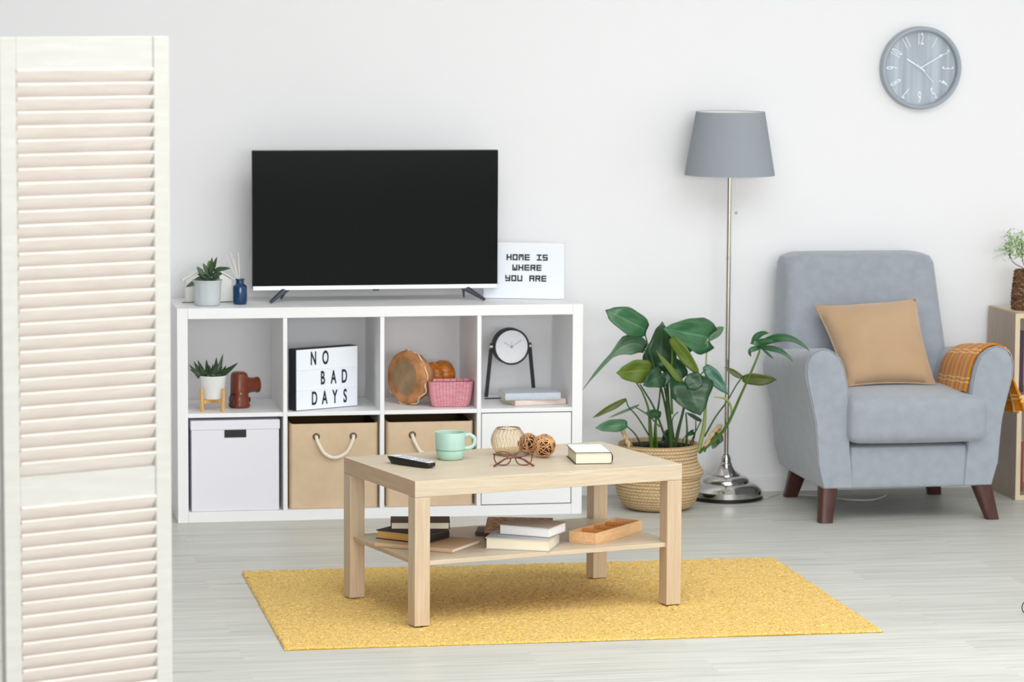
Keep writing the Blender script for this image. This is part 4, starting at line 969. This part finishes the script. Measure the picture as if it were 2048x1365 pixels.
# ------------------------------------------------------------------ armchair
CY=-.78
t=thing('armchair','grey upholstered armchair with dark wooden legs beside the floor lamp','armchair',(2.60,-.47,.0003))
def cl(p): return Vector(p)-t.location
xc=2.5995
Lp=[(1648,980),(1637,938),(1634,880),(1631,845),(1622,800),(1614,765),(1612,740),(1615,722),(1625,707),(1645,699),(1662,703),(1678,716),(1688,738),(1695,775),(1698,815),(1699,860),(1701,905),(1704,940),(1706,979)]
prof=[(at(px,py,CY).x-xc,at(px,py,CY).z) for px,py in Lp]
def arm(sign):
    b=MB(); R=[]
    # shapes along depth: rounded front edge, straight, slightly lower to the back
    ysec=[(-.782,.93),(-.778,.965),(-.770,.988),(-.755,1.0),(-.60,1.0),(-.40,1.0),(-.25,.99),(-.16,.96)]
    cxm=sum(p[0] for p in prof)/len(prof); czm=.38
    for y,s in ysec:
        ring=[]
        for (x,z) in prof:
            X_=cxm+(x-cxm)*s; Z_=czm+(z-czm)*(1-(1-s)*.35)
            Z_-=max(0,(z-.3))/.33*.11*max(0,y+.755)
            ring.append(Vector((X_ if sign<0 else -X_,y-t.location.y,Z_)))
        R.append(ring)
    b.rings(R); return b.build('arm',M['chair'],t,smooth=50)
arm(-1); arm(1)
# piping on the arm fronts
for sgn in (1,-1):
    pts=[Vector((sgn*x,-.779-t.location.y,z)) for x,z in prof[1:15]]
    pts=[Vector((p.x,p.y+.004,p.z)) for p in crv(pts,3)]
    MB().tube(pts,.0022,6).build('piping',M['chair'],t,smooth=180)
def rbox(b,x0,y0,z0,x1,y1,z1,r,n=5,bul=(0,0,0)):
    bm2=bmesh.new(); bmesh.ops.create_cube(bm2,size=1); bmesh.ops.subdivide_edges(bm2,edges=bm2.edges,cuts=11,use_grid_fill=True)
    cx,cy,cz=(x0+x1)/2,(y0+y1)/2,(z0+z1)/2; hx,hy,hz=(x1-x0)/2,(y1-y0)/2,(z1-z0)/2
    mp={}
    for v in bm2.verts:
        # distribute grid towards edges then round
        f=lambda a:math.copysign(1-(1-abs(a)*2)**1.6,a)
        p=Vector((f(v.co.x)*hx,f(v.co.y)*hy,f(v.co.z)*hz)); q=Vector((max(-hx+r,min(hx-r,p.x)),max(-hy+r,min(hy-r,p.y)),max(-hz+r,min(hz-r,p.z)))); d=p-q
        if d.length>1e-9: p=q+d.normalized()*r
        ux,uy,uz=p.x/hx,p.y/hy,p.z/hz
        p.z+=bul[2]*uz*(1-ux*ux)*(1-uy*uy); p.y+=bul[1]*uy*(1-ux*ux)*(1-uz*uz); p.x+=bul[0]*ux*(1-uy*uy)*(1-uz*uz)
        mp[v]=b.bm.verts.new(p+Vector((cx,cy,cz)))
    for f_ in bm2.faces: b.bm.faces.new([mp[v] for v in f_.verts])
    bm2.free(); return b
ty=t.location.y
b=MB(); rbox(b,-.234,-.826-ty,.289,.279,-.30-ty,.456,.036,bul=(0,.008,.010)); b.build('seat_cushion',M['chair'],t,smooth=180)
b=MB(); rbox(b,-.217,-.7775-ty,.122,.330-.11,-.20-ty,.276,.012); b.build('base_frame',M['chair'],t,smooth=180)
# backrest lofted from outlines on its front and rear faces
secs=[(.14,-.235,-.135,.30),(.30,-.30,-.125,.315),(.45,-.325,-.115,.318),(.60,-.293,-.098,.312),(.75,-.255,-.078,.302),(.86,-.228,-.063,.295),(.900,-.219,-.062,.292),(.922,-.205,-.066,.286),(.932,-.178,-.083,.262)]
R=[]
for z,yf,yb,hw in secs:
    ring=[]; ncx=-.012-.02*(z-.3); r=min(.04,(yb-yf)/2*.95) if z<.91 else (yb-yf)/2*.8
    for (sx,sy,a0) in ((1,1,0),(-1,1,90),(-1,-1,180),(1,-1,270)):
        for k in range(6):
            a=math.radians(a0+k*18); x=sx*(hw-r)+r*math.cos(a); y=(yb-r if sy>0 else yf+r)+r*math.sin(a)
            crown=.018*(1-(x/hw)**2) if z>.85 else 0
            if sy<0: y-=.012*(1-(x/hw)**2)*(1 if .4<z<.9 else .4)
            ring.append(Vector((x+ncx,y-ty,z+crown-.012)))
    R.append(ring)
RR=[]
for i in range(len(R)-1):
    for k in range(4): RR.append([R[i][j].lerp(R[i+1][j],k/4) for j in range(len(R[0]))])
RR.append(R[-1]); b=MB(); b.rings(RR); b.build('backrest',M['chair'],t,smooth=60)
def leg(top,foot,rt,rb):
    top,foot=cl(top),cl(foot); b=MB(); R=[]
    for k in range(5):
        f=k/4; c=top.lerp(foot,f); r=rt+(rb-rt)*f
        R.append([c+Vector((r*math.copysign(abs(math.cos(a))**.5,math.cos(a)),r*math.copysign(abs(math.sin(a))**.5,math.sin(a)),0)) for a in [2*PI*j/24 for j in range(24)]])
    b.rings(R); return b.build('leg',M['chair_leg'],t,smooth=50)
leg((2.312,-.735,.126),(2.298,-.755,.0005),.033,.026); leg((2.885,-.745,.126),(2.922,-.765,.0005),.036,.024)
leg((2.355,-.215,.140),(2.333,-.150,.0005),.036,.025); leg((2.86,-.215,.140),(2.895,-.165,.0005),.036,.025)

# scatter cushion
c4=[at(1630,612,-.335),at(1832,598,-.340),at(1869,790,-.53),at(1694,796,-.53)]   # tl tr br bl
c4[2].z=max(c4[2].z,.466); c4[3].z=.466
n=26; cen=sum(c4,Vector())/4
nr=((c4[1]-c4[0]).cross(c4[3]-c4[0])).normalized(); nr=-nr if nr.y>0 else nr
def pil(s,th):
    P=[]
    for i in range(n):
        row=[]
        for j in range(n):
            u=j/(n-1); v=i/(n-1); uu=2*u-1; vv=2*v-1
            # edges sag inwards between the corners
            su=.5+.5*uu*(1-.055*(1-vv*vv)); sv=.5+.5*vv*(1-.06*(1-uu*uu))
            p=(c4[0]*(1-su)+c4[1]*su)*(1-sv)+(c4[3]*(1-su)+c4[2]*su)*sv
            h=(max(0,1-uu**2)*max(0,1-vv**2))**.42*th
            wr=.0055*math.sin(14*u+9*v)*(abs(uu)*abs(vv))+.005*math.sin(23*v-8*u)*max(0,abs(uu)-.5)*(1-vv*vv)*2
            row.append(tuple(p+nr*(s*h+wr*h/th*1.2)))
        P.append(row)
    return P
A_=pil(1,.075); B_=pil(-1,.045)
me=grid_mesh('cushion',A_); bm=bmesh.new(); bm.from_mesh(me); me2=grid_mesh('c2',B_); bm.from_mesh(me2); bpy.data.meshes.remove(me2)
bmesh.ops.remove_doubles(bm,verts=bm.verts,dist=.0008); bmesh.ops.recalc_face_normals(bm,faces=bm.faces); bm.to_mesh(me); bm.free()
me.transform(Matrix.Translation(-Vector((cen.x,cen.y,.466))))
o=link('scatter_cushion',me,M['pillow'],smooth=75); o.location=(cen.x,cen.y,.466); tag(o,'square tan velvet cushion leaning on the armchair back','cushion')

bd=[A_[0][j] for j in range(n)]+[A_[i][n-1] for i in range(1,n)]+[A_[n-1][j] for j in range(n-2,-1,-1)]+[A_[i][0] for i in range(n-2,0,-1)]
MB().tube([Vector(p)-o.location for p in bd],.0032,6,closed=True).build('piping',M['pillow'],o,smooth=180)

# plaid blanket over the right arm
Rprof=[(-x+xc,z) for x,z in prof]     # right arm outline, outer bottom first
path=[(px,pz) for px,pz in Rprof[4:15]]      # outer side up, over the top, inner side down
path=path[::-1]                               # inner bottom -> top -> outer
cx_=sum(p[0] for p in Rprof)/len(Rprof)
pts=[Vector((x,0,z)) for x,z in path]; pts[0]=Vector((2.826,0,.462)); out=[]
for i,p in enumerate(pts):
    d=(pts[min(i+1,len(pts)-1)]-pts[max(i-1,0)]).normalized(); nrm=Vector((-d.z,0,d.x)); nrm=-nrm if nrm.dot(p-Vector((cx_,0,.47)))<0 else nrm
    out.append(p+nrm*.0065)
fall=[Vector((out[-1].x+.012,0,.53)),Vector((out[-1].x+.030,0,.475)),Vector((out[-1].x+.048,0,.415)),Vector((out[-1].x+.052,0,.385))]
out=out[:-1]+fall; C3=crv(out,5)
ys=np.linspace(-.752,-.40,30); P=[];UVs=[]; s_=0
for i,c in enumerate(C3):
    if i: s_+=(c-C3[i-1]).length
    k=i/len(C3); loose=max(0,(k-.72)/.28)
    P.append([(c.x+loose*(.020*math.sin(j*.9)+.012*j/30),y+loose*(.10*(j/30-.6)),c.z-max(0,(c.z-.3))/.33*.11*max(0,y+.755)+loose*.01*math.sin(j*.5)+.002*math.sin(j*.7+i*.2)*(1-loose)) for j,y in enumerate(ys)]); UVs.append([(y+1,s_) for y in ys])
me=grid_mesh('blanket',P,UVs); o=link('plaid_blanket',me,M['plaid'],smooth=180,solid=.006); tag(o,'orange plaid blanket draped over the right arm of the armchair','blanket')

# ------------------------------------------------------------------ cube shelves at the right edge, vase with foliage
def cube_shelf(label,x0,y0,y1,z0,z1,w):
    t=thing('cube_shelf',label,'shelf',(x0,y1,z0),0,'oak cube shelves'); th=.018; d=y0-y1; h=z1-z0
    MB().box(0,d+.001,0,th,0,h).build('side_panel',M['oak'],t); MB().box(w-th,d+.001,0,w,0,h).build('side_panel',M['oak'],t)
    MB().box(th,d+.001,0,w-th,0,th).build('bottom_panel',M['oak'],t); MB().box(th,d+.001,h-th,w-th,0,h).build('top_panel',M['oak_edge'],t)
    MB().box(th,-.006,th,w-th,0,h-th).build('back_panel',M['oak'],t)
    b=MB(); b.box(0,d-.001,0,th,d+.001,h); b.box(w-th,d-.001,0,w,d+.001,h); b.box(th,d-.001,0,w-th,d+.001,th); b.box(th,d-.001,h-th,w-th,d+.001,h); b.build('front_edging',M['oak_edge'],t); return t
zt=.705
cube_shelf('lower oak cube shelf standing on the floor beside the armchair',3.150,-.362,-.035,.0005,.378,.42)
cube_shelf('upper oak cube shelf with the wicker vase on top',3.142,-.345,-.030,.3788,zt,.42)
for nm,x,z,m,lab,h in (('book',3.172,.3972,'plum','dark plum book standing inside the upper oak cube shelf',.235),('book',3.180,.0190,'brick','brick red book standing inside the lower oak cube shelf',.19)):
    tt=thing(nm,lab,'book',(x,-.27,z)); MB().box(0,0,0,.032,.16,h).build('cover',M[m],tt,bevel=.003); MB().box(.003,.006,.004,.029,.1605,h+.0004).build('pages',M['paper'],tt)
vc=Vector((3.232,-.20,zt+.0004)); t=thing('wicker_vase','dark brown wicker vase on the oak cube shelf at the right edge','vase',vc)
SEG=96; rows=[];uvr=[]
for i in range(50):
    z=.002+i/49*.148; r=np.interp(z,[0,.02,.06,.12,.15],[.052,.056,.055,.049,.045]); k=int(z/.0115); ring=[]
    for j in range(SEG): ring.append(((r+.0035*math.sin(j/SEG*2*PI*16+(PI if k%2 else 0))*abs(math.sin(PI*z/.0115)))*math.cos(2*PI*j/SEG),(r+.0035*math.sin(j/SEG*2*PI*16+(PI if k%2 else 0))*abs(math.sin(PI*z/.0115)))*math.sin(2*PI*j/SEG),z))
    rows.append(ring); uvr.append([(j/SEG,z/.15) for j in range(SEG)])
for r,z in ((.044,.1525),(.040,.15),(.042,.05),(.001,.045)): rows.append([(r*math.cos(2*PI*j/SEG),r*math.sin(2*PI*j/SEG),z) for j in range(SEG)]); uvr.append([(j/SEG,z/.15) for j in range(SEG)])
link('woven_body',grid_mesh('vase',rows,uvr,close=True),M['wick'],t,smooth=180)
t=thing('dried_flowers','pale green sprigs with tiny white blossoms in the wicker vase','flowers',vc+Vector((0,0,.05)))
rg=random.Random(11); b=MB(); fo=MB(); fl_=MB()
main=[[(2052,545),(2030,528),(2021,515),(2018,490)],[(2052,545),(2045,520),(2043,480)],[(2053,545),(2060,500),(2066,470)],[(2052,545),(2050,515),(2030,492)]]
for mi,mpx in enumerate(main):
    P3=[local(at(px,py,-.20-.02*mi*rg.random()),t) for px,py in mpx]; P3=[Vector((0,0,-.01+.0))]+P3; C3=crv(P3,5); b.tube(C3,.0016,6)
b.build('twigs',M['twig'],t,smooth=180)
for k in range(420):
    px=rg.gauss(2034,16); py=rg.gauss(490,13)
    if px<1988 or py<458 or py>522 : continue
    if px<2010 and rg.random()<.55: continue
    c=local(at(px,py,-.20+rg.gauss(0,.03)),t); n=Vector((rg.gauss(0,1),rg.gauss(0,1),rg.gauss(0,1))).normalized(); a=n.orthogonal().normalized(); d=n.cross(a); s=rg.uniform(.004,.009)
    vs=[fo.bm.verts.new(c+a*s),fo.bm.verts.new(c+d*s*.45+n*.001),fo.bm.verts.new(c-a*s),fo.bm.verts.new(c-d*s*.45+n*.001)]; fo.bm.faces.new(vs)
f_=fo.build('foliage',M['gyps'],t,solid=.0006); f_['kind']='stuff'
tw=MB()
for k in range(90):
    px=rg.uniform(1986,2050); py=rg.uniform(462,524)
    if abs(px-2034)<14 and abs(py-492)<14: continue
    if px<2000 and not 490<py<525: continue
    if py>512 and px>2005: continue
    c=local(at(px,py,-.20+rg.gauss(0,.02)),t); fl_.ball(c,.0028,8,6); q=local(at(px+(2030-px)*.45,py+(500-py)*.45,-.2),t); tw.tube([c,q],.0004,4)
w_=fl_.build('blossoms',M['gyps_w'],t,smooth=180); w_['kind']='stuff'
tw.build('fine_stems',M['gyps'],t)

# ------------------------------------------------------------------ wall clock
cc=at(1841,136,-.02); cc=Vector((cc.x,-.0005,cc.z)); R0=.1572
t=thing('wall_clock','round grey wall clock with white numerals above the armchair','clock',cc)
ax=(0,-1,0)
MB().lathe([(.0005,0.0),(R0-.006,0.0),(R0,.006),(R0,.034),(R0-.004,.040),(R0-.012,.041),(R0-.0165,.037),(R0-.0175,.012)],axis=ax,seg=96).build('rim',M['clock_rim'],t,smooth=40)
MB().lathe([(.0005,.012),(R0-.017,.012)],axis=ax,seg=96).build('dial',M['clock_face'],t)
for k in range(1,13):
    a=k*PI/6; me=text_mesh(str(k),.064,.42,.0006,.0002); x,z=.108*math.sin(a),.108*math.cos(a)
    me.transform(Matrix.Translation((x,-.0136,z))@Matrix.Rotation(a,4,'Y')@Matrix.Rotation(PI/2,4,'X'))
    link('numeral',me,M['numeral'],t)
for nm,a,L,w,bk,d in (('hour_hand',math.radians(-58),.066,.0030,.022,.018),('minute_hand',math.radians(60),.108,.0026,.0,.020),('second_hand',math.radians(137),.080,.0011,.022,.022)):
    MB().prism([(-w*.7,-bk),(w*.7,-bk),(w,L*.9),(0,L),(-w,L*.9)],-d-.0008,-d,'y',Matrix.Rotation(a,4,'Y')).build(nm,M['hand'],t)
MB().lathe([(.0005,.0245),(.005,.0245),(.005,.012)],axis=ax,seg=24).build('hub',M['hand'],t,smooth=40)

# ------------------------------------------------------------------ louvred folding screen
ca=math.radians(35)-YAW; R_=CAM+_R*(-.744)+_F0*7.0; R_.z=0
pw=.401; th=.022
def panel(t,x0,pw,back=False):
    sw=.0385; ztop=1.797; pan=[]
    MB().box(x0,-th/2,.0,x0+sw,th/2,ztop).build('stile',M['screenw'],t,bevel=.003,bseg=3); MB().box(x0+pw-sw,-th/2,.0,x0+pw,th/2,ztop).build('stile',M['screenw'],t,bevel=.003,bseg=3)
    rails=[(ztop-.069,ztop),(.805,.8705),(.06,.135)]
    for a,c in rails: MB().box(x0+sw+.0003,-th/2+.002,a,x0+pw-sw-.0003,th/2-.002,c).build('rail',M['screenw'],t,bevel=.002)
    pitch=.0297
    for lo,hi in ((.8705,ztop-.069),(.135,.805)):
        n=int(round((hi-lo)/pitch)); pp=(hi-lo)/n
        for k in range(n):
            zc=lo+pp*(k+.5); mx=Matrix.Translation((0,0,zc))@Matrix.Rotation(math.radians(-52),4,'X')
            MB().box(x0+sw+.0004,-.0205,-.003,x0+pw-sw-.0004,.0205,.003,mx).build('slat',M['slatw'],t,bevel=.0015)
Lend=R_-Vector((math.cos(ca),math.sin(ca),0))*pw
t=thing('folding_screen','white stained wooden louvred folding screen standing at the left edge in front','folding screen',(Lend.x,Lend.y,.0005),ca)
panel(t,0,pw)

# wire stand just inside the right edge
p=on(2046,1231,.0); t=None
b=MB()
for yy in (0,-.20):
    b.tube([Vector((.022*math.cos(a)-.024,yy,.0235+.022*math.sin(a))) for a in [2*PI*k/32 for k in range(32)]],.0016,8,closed=True)
    b.tube(crv([(-.002,yy,.0235),(.012,yy,.12),(.03,yy,.34),(.06,yy,.37),(.24,yy,.37),(.27,yy,.34),(.288,yy,.12),(.302,yy,.0235)],5),.0018,8)
    b.tube([Vector((.022*math.cos(a)+.324,yy,.0235+.022*math.sin(a))) for a in [2*PI*k/32 for k in range(32)]],.0016,8,closed=True)
for k in range(9): b.tube([(.05+.025*k,0,.37),(.05+.025*k,-.20,.37)],.0014,6)
b.tube([(.012,0,.12),(.012,-.20,.12)],.0016,6); b.tube([(.288,0,.12),(.288,-.20,.12)],.0016,6)
o=b.build('wire_stand',M['black'],smooth=180); o.location=(p.x+.042,p.y,.0003); tag(o,'thin dark wire stand with curled feet at the right edge of the floor','stand')

# ------------------------------------------------------------------ small pieces belong to the part they sit on
SUB={
 'clock':{'numeral':'dial','hour_hand':'dial','minute_hand':'dial','second_hand':'dial','hub':'dial','hand':'dial','hour_marks':'dial','centre_pin':'dial','knob':'stand'},
 'light box':{'letter':'front_panel','rail':'front_panel'},'sign':{'letter':'front_panel'},
 'remote control':{'button':'face_plate'},'armchair':{'piping':'arm'},'floor lamp':{'chain_ball':'pull_chain','joint':'pole','shade_lining':'shade','shade_spider':'shade'},
 'storage bin':{'eyelet':'bin_body','lining':'bin_body','rope_handle':'bin_body'},'camera case':{'snap_button':'case_body','tab':'lens_cover','strap':'case_body'},
 'drum':{'rim_cord':'drum_skin','skin_centre':'drum_skin'},'candle holder':{'wire':'glass_bowl','rim':'glass_bowl'},'book':{'cover_sheet':'cover'},
 'television':{'badge':'lower_trim'},'eyeglasses':{'lens':'rim'},'box':{'handle_slot':'body'},'potted plant':{},'rug':{},'mug':{'groove':'lower_body'}}
def stem_name(o): return o.name.split('.')[0]
def near(o,c):
    a=sum((v.co for v in o.data.vertices),Vector())/len(o.data.vertices); b_=sum((v.co for v in c.data.vertices),Vector())/len(c.data.vertices); return (a-b_).length
for root in [o for o in COL.objects if o.parent is None and o.get('category') in SUB]:
    kids=[o for o in COL.objects if o.parent is root]; mp=SUB[root['category']]
    for o in kids:
        p=mp.get(stem_name(o))
        if p:
            cand=[k for k in kids if stem_name(k)==p and k is not o]
            if cand: o.parent=min(cand,key=lambda k:near(o,k))

# ------------------------------------------------------------------ window daylight and added lights
def area(name,loc,rot,sx,sy,power,col=(1,1,1)):
    l=bpy.data.lights.new(name,'AREA'); l.shape='RECTANGLE'; l.size=sx; l.size_y=sy; l.energy=power; l.color=col
    o=bpy.data.objects.new(name,l); COL.objects.link(o); o.location=loc; o.rotation_euler=rot; return o
area('window_daylight_right',(XR+.2,(RY0+RY1)/2,(RZ0+RZ1)/2),(0,PI/2,0),RZ1-RZ0,RY1-RY0,52,(.985,.99,1))
area('added_front_light',((FX0+FX1)/2,YF-.2,(FZ0+FZ1)/2),(PI/2,0,0),FX1-FX0,FZ1-FZ0,550,(.965,.985,1))  # added soft light behind the camera, no source known there
area('added_top_light',((KX0+KX1)/2,(KY0+KY1)/2,ZC+.16),(0,0,0),KX1-KX0,KY1-KY0,198,(.975,.99,1))  # added overhead light, shining through the invented opening
w=bpy.data.worlds.new('sky'); sc.world=w; w.use_nodes=True; bg=w.node_tree.nodes['Background']; bg.inputs['Color'].default_value=(.9,.95,1,1); bg.inputs['Strength'].default_value=.2
sc.view_settings.view_transform='Standard'; sc.view_settings.look='None'; sc.view_settings.gamma=1; sc.view_settings.exposure=.10
sc.cycles.max_bounces=12; sc.cycles.diffuse_bounces=8; sc.cycles.transmission_bounces=10; sc.cycles.sample_clamp_indirect=8
